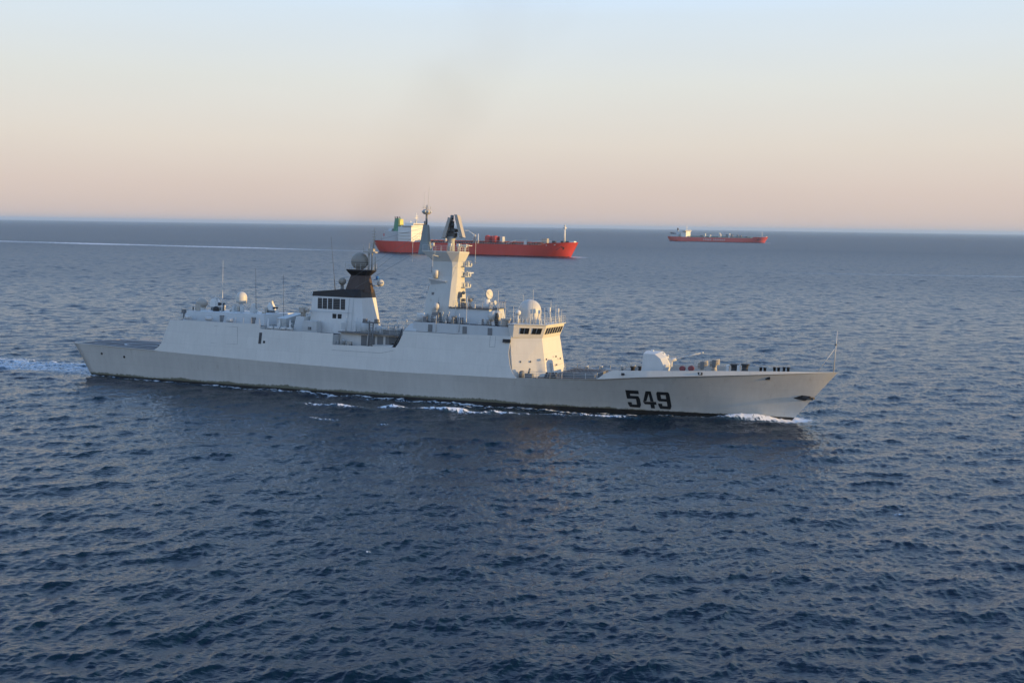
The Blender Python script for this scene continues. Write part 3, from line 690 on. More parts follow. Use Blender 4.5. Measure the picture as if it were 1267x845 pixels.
# close-in weapon mounts
def ciws(x, y, z, ang, s=1.0):
    mbx = MB()
    mbx.loft([[(-.75 * s, -.7 * s, .5 * s), (.65 * s, -.6 * s, .5 * s), (.65 * s, .6 * s, .5 * s), (-.75 * s, .7 * s, .5 * s)],
              [(-.8 * s, -.65 * s, 1.3 * s), (.35 * s, -.55 * s, 1.35 * s), (.35 * s, .55 * s, 1.35 * s), (-.8 * s, .65 * s, 1.3 * s)],
              [(-.55 * s, -.4 * s, 2.0 * s), (.1 * s, -.35 * s, 2.0 * s), (.1 * s, .35 * s, 2.0 * s), (-.55 * s, .4 * s, 2.0 * s)]])
    ob = mbx.build('close_in_gun', M['white'], fr); ob.matrix_local = Matrix.Translation((x, y, z)) @ Matrix.Rotation(ang, 4, 'Z')
    mbx = MB()
    for k in range(6): mbx.tube((.4 * s, .12 * math.cos(k) * s, (.95 + .12 * math.sin(k)) * s), (1.7 * s, .12 * math.cos(k) * s, (1.05 + .12 * math.sin(k)) * s), .05 * s, .05 * s, 6)
    mbx.tube((.3 * s, 0, .95 * s), (.8 * s, 0, 1.0 * s), .28 * s, .24 * s, 10)
    mbx.build('gun_barrels', M['dark'], ob)
    MB().lathe(0, 0, [(.85 * s, 0), (.8 * s, .5 * s)], 20).build('gun_base', M['mid'], ob)
    MB().disc((.15 * s, -.1, 2.1 * s), (1, 0, .1), .38 * s, .12, 16, .05).build('tracking_dish', M['dome'], ob)
ciws(-41.7, 1.2, 11.9, R(-6), 1.12)
ciws(-30.8, 2.4, 11.95, R(-14), .85)
mb = MB().tube((-39.2, -.6, 11.9), (-39.2, -.6, 21.0), .055, .02, 6).tube((-39.2, -.6, 11.9), (-39.2, -.6, 15.2), .11, .08, 6)
mb.build('whip_antenna', M['rail'], fr)
mb = MB()
for dx, dy in ((-.35, -.3), (.35, -.3), (0, .35)): mb.tube((-39.6 + dx, -1.6 + dy, 10.8), (-39.6 + dx * .4, -1.6 + dy * .4, 14.2), .05, .04, 5)
for k in range(6):
    z = 11 + .5 * k; mb.tube((-39.9, -1.8, z), (-39.3, -1.8, z + .35), .03, .03, 4).tube((-39.3, -1.8, z), (-39.9, -1.6, z + .35), .03, .03, 4)
mb.tube((-40.9, -1.6, 14.2), (-38.6, -1.6, 14.1), .09, .09, 6)
mb.build('lattice_mast', M['pale'], fr)
mb = MB().lathe(-39.6, -1.9, [(.3, 0), (.55, .3), (.5, .9), (.2, 1.1)], 12, 11.6); mb.build('searchlight', M['black'], fr)
def whip(x, y, z, h, mat='dark', r=.035, lean=(0, 0)):
    MB().tube((x, y, z), (x + lean[0] * .2, y, z + h * .22), r * 2.0, r * 1.8, 6).tube((x + lean[0] * .2, y, z + h * .22), (x + lean[0], y + lean[1], z + h), r, r * .5, 5).build('whip_antenna', M[mat], fr)
whip(-31.9, -1.0, 12.0, 7.8, 'dark', lean=(-.25, 0)); whip(-25.0, -3.0, 9.4, 9.5, 'dark', .035, (-.3, 0)); whip(-18.0, 2.2, 16.3, 9.5, 'dark', .035, (-1.1, 0)); whip(-20.6, -3.4, 10, 6.2, 'rail', .02)
# aft hangar corner clutter
mb = MB().tube((-45.0, -3.8, 10.1), (-45.0, -3.8, 11.9), .14).box(-45.3, -44.7, -4.1, -3.5, 11.3, 12.0).tube((-45.0, -2.2, 10.1), (-45.0, -2.2, 11.4), .1).box(-45.2, -44.5, -2.5, -1.9, 11, 11.5)
mb.build('landing_aid_light', M['mid'], fr)
# missile canisters and fittings amidships
def canister(x, y, z, ang):
    mbx = MB()
    for k in range(2):
        for j in range(2): mbx.box(-2.6, 2.6, -.95 + .98 * k, -.03 + .98 * k, .02 + .9 * j, .88 + .9 * j)
    mbx.box(-1.8, -1.4, -1, 1, -.55, 0).box(1.2, 1.6, -1, 1, -.55, 0)
    ob = mbx.build('missile_canister', M['pale'], fr); ob.matrix_local = Matrix.Translation((x, y, z)) @ Matrix.Rotation(ang, 4, 'Z') @ Matrix.Rotation(R(-9), 4, 'X' if 0 else 'Y')
canister(-24.0, -2.3, 10.1, R(84)); canister(-22.3, 2.3, 10.1, R(-84))
for x in (-26.3, -24.1, -22.0): MB().lathe(x, -5.9, [(.28, 0), (.2, .5), (.06, 1.9)], 10, 9.5).build('mooring_post', M['white'], fr)
for i in range(4): MB().tube((-25.9 + 1.2 * i, -6.3, 9.85), (-24.95 + 1.2 * i, -6.3, 9.85), .3, .3, 10).build('life_raft_canister', M['white'], fr)
# light-coloured director house aft of the funnel
mb = MB().loft([[(-21.6, -5.6, 9.45), (-19.6, -5.6, 9.45), (-19.6, -2.0, 9.45), (-21.6, -2.0, 9.45)], [(-21.3, -5.1, 12.0), (-19.8, -5.1, 12.0), (-19.8, -2.4, 12.0), (-21.3, -2.4, 12.0)]])
dhs = mb.build('director_house', M['pale'], fr)
mb = MB().lathe(-20.4, -4.4, [(.45, 0), (.4, .5), (.55, .6), (.55, 1.5), (.3, 1.7)], 12, 12.0).box(-20.9, -20.0, -5.0, -3.8, 12.7, 13.5).tube((-20.1, -4.5, 13.1), (-19.2, -4.7, 13.1), .3, .3, 10)
mb.build('optical_director', M['tandome'], dhs)
mb = MB().box(-19.4, -16.8, -6.1, -4.6, 9.45, 11.4); mb.build('deck_locker', M['pale'], fr)
mb = MB().box(-18.4, -17.8, -6.16, -6.1, 9.9, 10.4); mb.build('locker_hatch', M['dark'], fr)

# funnel house
F0 = [(-19.35, -4.1), (-10.55, -4.1), (-9.3, -3.3), (-9.3, 3.3), (-10.55, 4.1), (-19.35, 4.1)]
F1 = [(-19.25, -3.45), (-11.3, -3.45), (-10.3, -2.7), (-10.3, 2.7), (-11.3, 3.45), (-19.25, 3.45)]
ff = lambda a, z: [(x, y, z) for x, y in a]
fu = MB().loft([ff(F0, 9.42), ff(F1, 15.55)]).build('funnel_house', M['white'], fr)
top = [(-19.2, -3.35, 16.3), (-13.6, -3.2, 16.9), (-10.6, -2.6, 16.95), (-10.6, 2.6, 16.95), (-13.6, 3.2, 16.9), (-19.2, 3.35, 16.3)]
MB().loft([ff([(x * 1 + (0.0), y * 1.012) for x, y in F1], 15.553), top]).build('funnel_cap', M['black'], fu)
def side_f(x, z):                              # funnel side wall
    t_ = (z - 9.42) / 6.13; return 4.1 + (3.45 - 4.1) * t_
for px0, px1 in ((-18.15, -17.35), (-17.2, -16.4), (-16.2, -15.4), (-15.2, -13.95), (-13.75, -12.95)):
    a = [(px0 + .12, 13.45), (px1 + .12, 13.45), (px1, 15.25), (px0, 15.25)]
    lv = MB().loft([[(x, -side_f(x, z) + .1, z) for x, z in a], [(x, -side_f(x, z) - .03, z) for x, z in a]]).build('louvre', M['black'], fu)
    mbx = MB()
    for k in range(6):
        z = 13.55 + .29 * k; mbx.box(px0 + .05, px1 + .05, -side_f(0, z) - .07, -side_f(0, z) - .02, z, z + .06)
    mbx.build('louvre_slat', M['mid'], lv)
for px0 in (-15.1, -14.1):
    MB().box(px0, px0 + .72, -side_f(0, 12.3) - .04, -side_f(0, 12.3) + .2, 11.9, 12.7).build('vent_opening', M['black'], fu)
MB().box(-13.3, -12.4, -side_f(0, 10.6) - .05, -side_f(0, 10.6) + .2, 9.6, 11.3).build('door', M['pale'], fu)
mb = MB()
for x in (-12.2, -11.4): mb.tube((x, -side_f(0, 9.5) - .1, 9.5), (x + .1, -side_f(0, 15.4) - .1, 15.4), .04, .04, 5)
mb.tube((-18.6, -4.15, 13.0), (-11.2, -4.0, 13.05), .03, .03, 4); mb.build('wall_pipe', M['pale'], fu)
# dark uptake tower with platform and dome
t0 = [(-13.7, -2.0), (-11.5, -2.3), (-10.4, -1.6), (-10.4, 1.9), (-11.4, 2.4), (-13.7, 2.1)]
t1 = [(-13.3, -1.05), (-11.3, -1.2), (-10.7, -.8), (-10.7, 1.3), (-11.3, 1.7), (-13.3, 1.5)]
tw = MB().loft([ff(t0, 16.4), ff([(x, y) for x, y in t0], 17.0), ff(t1, 19.3)]).build('exhaust_tower', M['soot'], fr)
MB().loft([ff(t1, 19.3), ff([(x * 1 + (-.5 if x < -12 else .6), y * 1.7) for x, y in t1], 20.1), ff([(x * 1 + (-.5 if x < -12 else .6), y * 1.7) for x, y in t1], 20.3)]).build('tower_platform', M['black'], tw)
dm = MB().ball((-12.2, 0, 21.75), 1.5, 28, z0=-.92).build('radome', M['sootdome'], tw)
MB().lathe(-12.2, 0, [(1.53, -.07), (1.53, .07)], 28, 21.55).build('radome_band', M['mid'], dm)
railing([(-13.9, -1.9, 20.3), (-13.9, 2.3, 20.3), (-10.1, 2.3, 20.3), (-10.1, -1.9, 20.3), (-13.9, -1.9, 20.3)], tw, 1.0, 1.0)
radome(-14.6, -1.6, 16.85, .66, 1.35, pedr=.28, mat=M['sootdome'], ped=M['mid'])
MB().tube((-10.3, 1.5, 17.6), (-9.3, 2.2, 17.6), .12, .12, 6).ball((-9.3, 2.3, 18.1), .62, 16).build('radome', M['dome'], fr)
MB().ball((-9.6, 1.7, 19.0), .3, 12).tube((-10.2, 1.5, 18.6), (-9.6, 1.7, 18.8), .05).build('blue_lamp_globe', M['blueflag'], fr)
mb = MB()
for dx, dy, h in ((0, 0, 23.6), (.35, .4, 24.2), (-.35, .5, 23.0), (.75, .9, 22.6)): mb.tube((-10.3 + dx, -.3 + dy, 20.2), (-10.3 + dx, -.3 + dy, h), .14, .11, 8)
mb.box(-11.2, -9.3, -.9, .9, 23.2, 23.45).box(-10.5, -9.6, -.4, .5, 23.45, 23.9)
mb.tube((-9.75, .1, 23.4), (-9.6, .1, 27.6), .17, .05, 6)
for k in range(7): mb.tube((-10.1, .1, 24.0 + .48 * k), (-9.3, .1, 24.0 + .48 * k), .05, .05, 5)
mb.tube((-11.2, -.8, 23.5), (-11.2, -.8, 24.6), .04).tube((-10.9, .8, 23.5), (-10.9, .8, 24.9), .04)
mb.build('antenna_mast', M['tandome'], tw)

# main mast
A0_ = [(1.3, -3.8), (5.9, -3.8), (6.65, -3.1), (6.65, 3.3), (5.9, 3.9), (1.3, 3.8)]
A1_ = [(2.2, -2.1), (5.8, -2.1), (6.5, -1.5), (6.5, 1.7), (5.8, 2.2), (2.2, 2.1)]
A2_ = [(2.3, -1.95), (5.8, -1.95), (6.45, -1.4), (6.45, 1.6), (5.8, 2.0), (2.3, 1.95)]
A3_ = [(.5, -2.55), (4.9, -2.55), (6.9, -1.9), (6.9, 2.5), (4.9, 3.0), (.5, 3.0)]
MX = .0
mast = MB().loft([ff(A0_, 12.3), ff(A1_, 19.8), ff(A2_, 21.1)]).build('mast_tower', M['mast'], fr)
mb = MB().loft([ff(A2_, 21.1), ff([(2.2, -1.85), (5.6, -1.85), (6.5, -1.4), (6.5, 1.6), (5.7, 2.1), (2.2, 2.0)], 22.2), ff(A3_, 23.75), ff(A3_, 23.95)])
mb.build('mast_platform', M['mast'], mast)
# starboard sponson with a small drum
mb = MB().loft([[(2.6, -1.8, 17.4), (5.2, -1.8, 17.0), (5.2, -1.7, 17.0), (2.6, -1.7, 17.4)], [(2.0, -3.0, 19.3), (4.9, -2.5, 18.9), (4.9, -1.6, 18.9), (2.0, -1.6, 19.3)], [(2.0, -3.0, 19.45), (4.9, -2.5, 19.05), (4.9, -1.6, 19.05), (2.0, -1.6, 19.45)]])
sp_ = mb.build('mast_sponson', M['grey'], mast)
MB().lathe(3.0, -2.3, [(.42, 0), (.42, 1.2), (.34, 1.3)], 16, 19.45).build('drum_antenna', M['dome'], sp_)
mb = MB().loft([[(5.9, 2.0, 20.5), (6.6, 1.2, 20.5), (6.6, 1.1, 20.2), (5.9, 1.9, 20.2)], [(6.9, 3.9, 20.6), (7.5, 3.4, 20.6), (7.5, 3.3, 20.4), (6.9, 3.8, 20.4)]])
mb.build('mast_bracket', M['grey'], mast)
# yards and small antennas up the front face
mb = MB()
for z, l in ((21.6, 2.9), (19.9, 2.6), (18.1, 2.7)):
    mb.box(6.3, 7.2, .3, l, z - .12, z + .02).tube((7.1, .4, z), (7.1, l + .2, z), .06).tube((6.6, l, z), (6.6, l, z + .9), .05)
    mb.box(6.8, 7.3, l - .4, l + .1, z, z + .5); mb.box(6.9, 7.4, 1.0, 1.5, z, z + .65)
    mb.tube((7.2, .5, z + .8), (7.2, l, z + .8), .03).tube((7.2, .5, z), (7.2, .5, z + .8), .03).tube((7.2, 1.6, z), (7.2, 1.6, z + .8), .03)
mb.build('mast_yard', M['pale'], mast)
mb = MB().box(6.55, 7.0, -1.0, -.3, 16.4, 17.3).box(6.7, 7.2, .4, 1.0, 15.7, 16.2).box(6.9, 7.3, -.6, .1, 14.9, 15.6).box(6.9, 7.2, 1.0, 1.5, 14.9, 15.5).ball((7.2, -.2, 17.2), .3, 10)
mb.build('junction_box', M['mid'], mast)
mb = MB()
for i in range(18): mb.box(1.72 + .055 * i, 1.80 + .055 * i, -.3, .3, 12.6 + .38 * i, 12.66 + .38 * i)
mb.build('ladder', M['pale'], mast)
# drum array on platform
mb = MB()
for x, y in ((5.3, -2.1), (6.5, -1.6), (5.0, 2.5), (6.2, 2.1), (6.7, 1.2), (5.6, 1.5), (2.2, -2.1)):
    mb.tube((x, y, 23.95), (x, y, 25.1), .09, .09, 6).box(x - .22, x + .22, y - .22, y + .22, 24.7, 25.2)
mb.tube((5.3, 1.3, 25.0), (7.4, 2.4, 25.0), .07).tube((5.3, 2.7, 25.0), (7.2, .9, 25.0), .06).box(5.4, 7.2, 1.4, 1.6, 24.9, 25.15)
mb.build('electronic_antenna', M['white'], mast)
railing([(.6, -2.5, 23.95), (4.9, -2.5, 23.95), (6.8, -1.8, 23.95), (6.8, 2.4, 23.95), (4.9, 2.9, 23.95), (.6, 2.9, 23.95)], mast, .9, 1.2)
MB().loft([[(-.8, -1.3, 23.2), (1.0, -1.3, 23.2), (1.0, 1.3, 23.2), (-.8, 1.3, 23.2)], [(-.75, -.6, 25.3), (.6, -.6, 25.3), (.6, .6, 25.3), (-.75, .6, 25.3)], [(-.45, -.3, 28.2), (.4, -.3, 28.2), (.4, .3, 28.2), (-.45, .3, 28.2)]]).build('mast_shroud', M['pole'], mast)
pm = MB().tube((0.0, 0, 23.5), (0.0, 0, 28.2), .48, .30, 12).tube((0, 0, 28.2), (0, 0, 29.9), .20, .16, 10).tube((-.35, 0, 26.2), (-.35, 0, 28.8), .12, .1, 8).build('pole_mast', M['mid'], mast)
MB().lathe(0, 0, [(.2, 29.9), (.62, 30.0), (.68, 30.35), (.62, 30.7), (.3, 30.75)], 16).tube((0, 0, 30.7), (0, 0, 31.5), .1).build('beacon_antenna', M['tandome'], pm)
mb = MB()
for k in range(8):
    a = k * math.pi / 4; mb.ball((.7 * math.cos(a), .7 * math.sin(a), 30.35), .2, 8).tube((.65 * math.cos(a), .65 * math.sin(a), 30.9), (.65 * math.cos(a), .65 * math.sin(a), 31.4), .05)
mb.tube((.2, 0, 31.3), (.3, 0, 34.6), .035, .02, 5).tube((-.6, .2, 31.0), (-.6, .2, 33.6), .03, .02, 5)
mb.build('antenna_ring', M['pale'], pm)
# back-to-back air search radar
prr = MB().lathe(4.6, 0, [(.62, 0), (.55, 1.9), (.75, 2.1), (.75, 2.4)], 16, 23.95).build('radar_pedestal', M['pale'], mast)
rad_e = MB().box(3.8, 5.4, -.6, .6, 26.3, 27.0).tube((4.0, -.9, 27.2), (4.0, .9, 27.2), .25).tube((5.2, -.9, 27.4), (5.2, .9, 27.4), .3).box(4.45, 4.85, -.4, .4, 27, 28.9).tube((3.9, -.7, 28.0), (5.3, -.7, 28.3), .15).tube((4.6, 0, 29.2), (4.6, 0, 29.9), .3).tube((3.6, .5, 26.5), (4.3, .5, 29.3), .12).tube((5.9, .5, 26.5), (5.0, .5, 29.5), .12)
rad_e.build('radar_machinery', M['mid'], mast)
for (xb, xt, zt, zb_) in ((3.15, 4.15, 29.4, 26.1), (6.35, 5.3, 29.9, 26.3)):
    s_ = .5
    dd = R(-15); cy_, sy_ = math.cos(dd), math.sin(dd)
    vs = []
    for (x, z, t_) in ((xb, zb_, 0), (xt, zt, 0), (xt + s_, zt, 1), (xb + s_ * 1.2, zb_, 1)):
        for y in (-2.1, 2.1):
            dx, dy = x - 4.6, y; vs.append((4.6 + dx * cy_ + dy * sy_, -dx * sy_ * 0 + dy * cy_, z))
    mbx = MB().loft([[vs[0], vs[2], vs[4], vs[6]], [vs[1], vs[3], vs[5], vs[7]]])
    pn = mbx.build('radar_panel', M['tandome'], mast)
    mbx = MB()
    for k in range(5):
        h_ = k / 4; a = Vector(vs[0]).lerp(Vector(vs[2]), h_); b_ = Vector(vs[1]).lerp(Vector(vs[3]), h_)
        mbx.tube(a, b_, .06, .06, 4)
    mbx.build('panel_rib', M['mid'], pn)
for x, y in ((-1.0, -3.0), (7.6, 3.5)):
    MB().tube((x, y, 22.0), (x, y, 26.0), .035, .035, 5).tube((x - .5, y, 22.2), (x + .5, y, 22.2), .03, .03, 4).build('wire_antenna', M['rail'], mast)

# mast house (second tier) and its fittings
mh = MB().loft([[(6.0, -3.9, 12.34), (13.4, -3.9, 12.34), (13.4, 3.9, 12.34), (6.0, 3.9, 12.34)], [(6.0, -3.5, 14.75), (13.0, -3.5, 14.75), (13.0, 3.5, 14.75), (6.0, 3.5, 14.75)]]).build('mast_house', M['grey'], fr)
MB().slab([(6.0, -3.75), (13.25, -3.75), (13.25, 3.75), (6.0, 3.75)], 14.755, 14.85).build('deck_covering', M['deck'], mh)
dsp = MB().lathe(11.3, 0, [(.95, 0), (.7, .5), (.45, 1.4), (.3, 1.9)], 14, 14.85).build('fire_control_director', M['white'], mh)
MB().disc((11.75, -.1, 17.15), (.93, -.35, .12), .82, .22, 24, .12).box(11.1, 11.6, -.4, .4, 16.6, 17.6).build('director_dish', M['dome'], dsp)
MB().lathe(8.6, -.6, [(.2, 0), (.2, 1.1)], 10, 14.85).ball((8.6, -.6, 16.3), .55, 16).build('radome', M['tandome'], mh)
mb = MB().box(12.2, 12.7, -1.6, -1.1, 14.85, 15.9).disc((12.6, .5, 15.8), (1, -.2, .1), .4, .15, 14, .05).tube((12.5, .5, 14.9), (12.5, .5, 15.6), .12).tube((13.0, -2.8, 14.85), (13.0, -2.8, 16.3), .06).box(9.9, 10.3, -2.9, -2.5, 14.85, 15.5).tube((9.1, -3.2, 14.85), (9.1, -3.2, 16.6), .05)
mb.build('roof_fitting', M['pale'], mh)
railing([(6.8, -3.6, 14.85), (13.1, -3.6, 14.85), (13.1, 3.6, 14.85)], mh, 1.0, 1.2)
# ball director beside the house
bd = MB().lathe(14.0, -3.4, [(.75, 0), (.5, .5), (.45, .75)], 14, 12.34).build('fire_control_director', M['white'], fr)
MB().ball((13.75, -3.5, 13.75), .86, 22).build('radome', M['dome'], bd)
MB().lathe(0, 0, [(.78, 0), (.8, .5), (.6, .75)], 18).build('dish_cover', M['dome'], bd).matrix_local = Matrix.Translation((14.3, -3.45, 13.8)) @ Matrix.Rotation(R(90), 4, 'Y')
# illuminator on a box aft by the mast
ib = MB().loft([[(3.4, -5.1, 12.34), (5.0, -5.1, 12.34), (5.0, -3.5, 12.34), (3.4, -3.5, 12.34)], [(3.7, -4.9, 13.9), (4.7, -4.9, 13.9), (4.7, -3.7, 13.9), (3.7, -3.7, 13.9)]]).build('illuminator_base', M['mid'], fr)
MB().lathe(4.15, -4.3, [(.2, 0), (.18, .5)], 10, 13.9).ball((4.15, -4.3, 14.85), .5, 16, 1.2).build('radome', M['dome'], ib)
mb = MB().lathe(1.6, -4.2, [(.85, 0), (.85, 1.5), (.8, 1.6)], 18, 12.0); mb.build('life_raft_canister', M['white'], fr)
mb = MB().loft([[(-.6, -6.3, 10.75), (1.6, -6.3, 10.75), (1.6, -3, 10.75), (-.6, -3, 10.75)], [(.3, -5.6, 11.95), (1.6, -5.6, 12.2), (1.6, -3, 12.2), (.3, -3, 11.95)]]); mb.build('ventilation_trunk', M['grey'], fr)
mb = MB().box(7.3, 8.0, -5.4, -4.7, 12.34, 13.5).box(8.4, 9.1, -5.3, -4.6, 12.34, 13.3).tube((6.6, -5.2, 12.34), (6.6, -5.2, 13.6), .2).tube((7.6, -5.5, 13.2), (7.9, -5.8, 13.2), .2); mb.build('signal_lamp_stand', M['mid'], fr)
for x, y, za, zb2, r_ in ((2.6, -5.7, 12.34, 13.8, .16), (9.0, -6.2, 11.0, 14.0, .05), (5.0, -6.2, 10.9, 13.5, .05)):
    MB().tube((x, y, za), (x, y, zb2), r_).build('deck_post', M['white'], fr)
# the big dome over the wheelhouse
big = radome(18.75, 0, 12.34, 1.88, .25, cyl=2.15, pedr=1.6, n=40)
MB().lathe(18.75, 0, [(1.92, 0), (1.92, .14)], 40, 12.65).build('radome_band', M['pale'], big)
sd_ = MB().tube((18.6, -5.4, 12.9), (18.6, -5.4, 14.2), .14).ball((18.6, -5.4, 14.6), .47, 18, .95).build('radome', M['white'], fr)
rnd = random.Random(5)
for i, (x, y, h) in enumerate([(14.9, -4.6, 5.6), (16.3, -4.9, 4.2), (17.0, -3.0, 3.1), (20.6, -4.2, 5.4), (21.2, 3.6, 3.6), (22.2, -2.9, 2.6), (22.6, 1.8, 2.9), (23.0, 3.9, 2.2), (9.9, -5.4, 4.4), (16.0, 4.6, 4.8), (7.4, -3.9, 4.8)]):
    z = 12.9 if x > 17.5 else 12.34; whip(x, y, z, h, 'rail', .055)
mb = MB().lathe(14.75, -4.6, [(.28, 0), (.3, 1.4), (.22, 2.0)], 10, 12.34); mb.build('antenna_base', M['dark'], fr)
mb = MB()
for i in range(44):
    x = rnd.uniform(14.3, 22.9); y = rnd.uniform(-5.2, 4.2)
    if abs(x - 18.75) < 2.25 and abs(y) < 2.25: continue
    z = 12.9 if x > 17.5 else 12.34; h = rnd.uniform(.4, 1.3); s_ = rnd.uniform(.08, .25)
    if x > 20.6 and abs(y) > 4.4: continue
    MB().box(x - s_, x + s_, y - s_, y + s_, z, z + h * .7).tube((x, y, z), (x, y, z + h), .05).build('roof_fitting', M['pale'], fr)
for x, y, h in ((22.4, -1.2, 2.6), (21.6, -3.6, 2.2), (22.7, 2.6, 2.4)):
    MB().tube((x - .5, y, 12.9), (x, y, 12.9 + h), .06, .05, 5).tube((x + .4, y, 12.9), (x, y, 12.9 + h), .06, .05, 5).box(x - .2, x + .2, y - .2, y + .2, 12.9 + h * .75, 12.9 + h).build('instrument_tripod', M['white'], fr)
mb = MB().box(15.6, 16.6, -5.0, -4.2, 12.34, 13.5).lathe(16.9, -5.2, [(.3, 0), (.3, .9), (.5, 1.0), (.5, 1.3)], 12, 12.34); mb.build('compass_stand', M['tandome'], fr)
railing([(18.4, -6.9, 12.9), (XF1 + 1.05, -4.2, 12.9), (XF1 + 1.05, 5.7, 12.9), (18.4, 6.9, 12.9)], fr, 1.1, 1.0)
railing([(1.2, -6.0, 12.34), (17.4, -6.0, 12.34)], fr, 1.05, 1.3); railing([(1.2, 6.0, 12.34), (17.4, 6.0, 12.34)], fr, 1.05, 1.3)
# boundary rails on the lower decks
railing([(-44.8, -6.95, 10.2), (-27.4, -6.85, 10.35)], fr, 1.0, 1.6); railing([(-26.4, -6.95, 9.45), (-13.4, -6.95, 9.45)], fr, 1.0, 1.5)
railing([(-44.8, 6.95, 10.2), (-27.4, 6.85, 10.35)], fr, 1.0, 1.6); railing([(-26.4, 6.95, 9.45), (-.8, 6.9, 9.6)], fr, 1.0, 1.5)
railing([(-12.9, -5.5, 9.95), (-.8, -5.5, 9.95)], fr, 1.0, 1.3)
railing([(20.8, -7.75, 4.62), (25, -7.85, 4.78), (28.8, -7.8, 4.98), (32.4, -7.6, 5.2)], fr, 1.05, 1.75, .045)
railing([(20.8, 7.75, 4.62), (25, 7.85, 4.78), (28.8, 7.8, 4.98), (32.6, 7.6, 5.2)], fr, 1.05, 1.75, .045)
for x in (27.0, 29.5, 33.0, 35.0):
    MB().lathe(x, 6.3, [(.22, 0), (.2, .8), (.3, .9), (.3, 1.0)], 10, zk(x) - .03).build('bollard', M['pale'], fr)
    MB().box(x + .8, x + 1.5, 5.9, 6.6, zk(x) - .03, zk(x) + .6).build('deck_locker', M['pale'], fr)
for x, y in ((35.9, -5.6), (36.6, 3.6), (35.2, 4.4)): MB().lathe(x, y, [(.35, 0), (.3, .7), (.45, .8), (.45, 1.0)], 12, zk(x) - .03).build('capstan', M['dark'], fr)

# 76 mm gun
gz = 6.05
sidep = [(37.85, .1), (41.1, .1), (41.35, 1.4), (40.8, 2.45), (39.9, 3.1), (38.15, 3.1)]
ridgep = [(37.75, .1), (41.85, .1), (42.15, 1.6), (41.5, 2.75), (40.6, 3.42), (38.3, 3.42)]
gun = MB().loft([[(x, y, gz + z) for x, z in pp] for y, pp in ((-1.7, sidep), (-1.0, ridgep), (1.0, ridgep), (1.7, sidep))]).build('gun_turret', M['white'], fr)
MB().lathe(40.0, 0, [(2.0, 0), (2.0, .2), (1.85, .3)], 32, gz - .12).build('turret_ring', M['dark'], gun)
br = Vector((math.cos(R(17)) * math.cos(R(0)), 0, math.sin(R(17))))
p0 = Vector((41.6, 0, gz + 2.05))
MB().tube(p0, p0 + br * 1.4, .34, .26, 12).tube(p0 + br * 1.4, p0 + br * 5.6, .09, .07, 12).tube(p0 + br * 5.3, p0 + br * 5.75, .1, .1, 12).build('gun_barrel', M['white'], gun)
mb = MB().box(41.0, 42.35, -.3, .3, gz + 1.2, gz + 2.5).box(39.0, 39.4, -.5, -.1, gz + 3.35, gz + 3.65).box(40.7, 41.1, -.45, -.1, gz + 2.9, gz + 3.35).box(41.3, 41.7, .15, .45, gz + 2.7, gz + 3.05)
mb.build('gun_housing', M['white'], gun)
# rocket launchers, red reels, windlass, bitts
def rocket(x, y):
    zd = zk(x)
    ob = MB().lathe(x, y, [(.55, 0), (.4, .6), (.35, 1.2)], 14, zd - .03).build('rocket_launcher', M['tandome'], fr)
    mbx = MB()
    for k in range(6):
        a = k * math.pi / 3; oy, oz = .34 * math.cos(a), .34 * math.sin(a)
        mbx.tube((x - .7, y + oy, zd + 1.25 + oz), (x + .75, y + oy, zd + 1.65 + oz), .15, .15, 10)
    mbx.build('launcher_tube', M['tandome'], ob)
    MB().box(x - .3, x + .3, y - .55, y - .4, zd + .8, zd + 1.9).box(x - .3, x + .3, y + .4, y + .55, zd + .8, zd + 1.9).build('launcher_cheek', M['mid'], ob)
rocket(47.3, -1.4); rocket(48.6, 1.8)
for x, y in ((44.2, -1.2), (45.5, -1.0)):
    ob = MB().box(x - .6, x + .6, y - .5, y + .5, zk(x) - .03, zk(x) + .25).build('hose_reel', M['mid'], fr)
    MB().tube((x, y - .5, zk(x) + .85), (x, y + .5, zk(x) + .8), .42, .42, 18).build('red_drum', M['redcover'], ob)
for x in (52.0, 53.6):
    ob = MB().lathe(x, -.9, [(.72, 0), (.6, .25), (.42, .6), (.5, 1.2), (.66, 1.35), (.6, 1.5)], 18, zk(x) - .03).build('anchor_windlass', M['dark'], fr)
    MB().box(x - 1.15, x - .72, -1.4, -.4, zk(x) - .03, zk(x) + 1.2).build('windlass_motor', M['white'], ob)
for x in (56.2, 58.2, 59.6):
    mb = MB().box(x - .55, x + .55, -.85, -.35, zk(x) - .03, zk(x) + .06)
    for d in (-.3, .3): mb.lathe(x + d, -.6, [(.2, 0), (.2, .7), (.26, .75), (.26, .85)], 10, zk(x) + .03)
    mb.build('bitt', M['black'], fr)
for x in (36.8, 33.9):
    MB().tube((x, -6.0, zk(x)), (x, -6.0, zk(x) + .9), .05).build('deck_post', M['rail'], fr)
# jackstaff with tripod legs
js = MB().tube((66.35, 0, 7.95), (66.55, 0, 14.1), .085, .05, 8).tube((66.4, 0, 11.6), (64.0, -.7, 7.85), .05, .05, 6).tube((66.4, 0, 11.6), (64.0, .7, 7.85), .05, .05, 6).tube((66.38, 0, 10.2), (65.3, 0, 10.0), .03, .03, 5).build('jackstaff', M['rail'], fr)
MB().lathe(66.45, 0, [(.14, 0), (.17, .12), (.14, .3)], 10, 12.0).tube((65.9, -.15, 12.5), (67.0, .15, 12.5), .03).build('jackstaff_lamp', M['mid'], js)
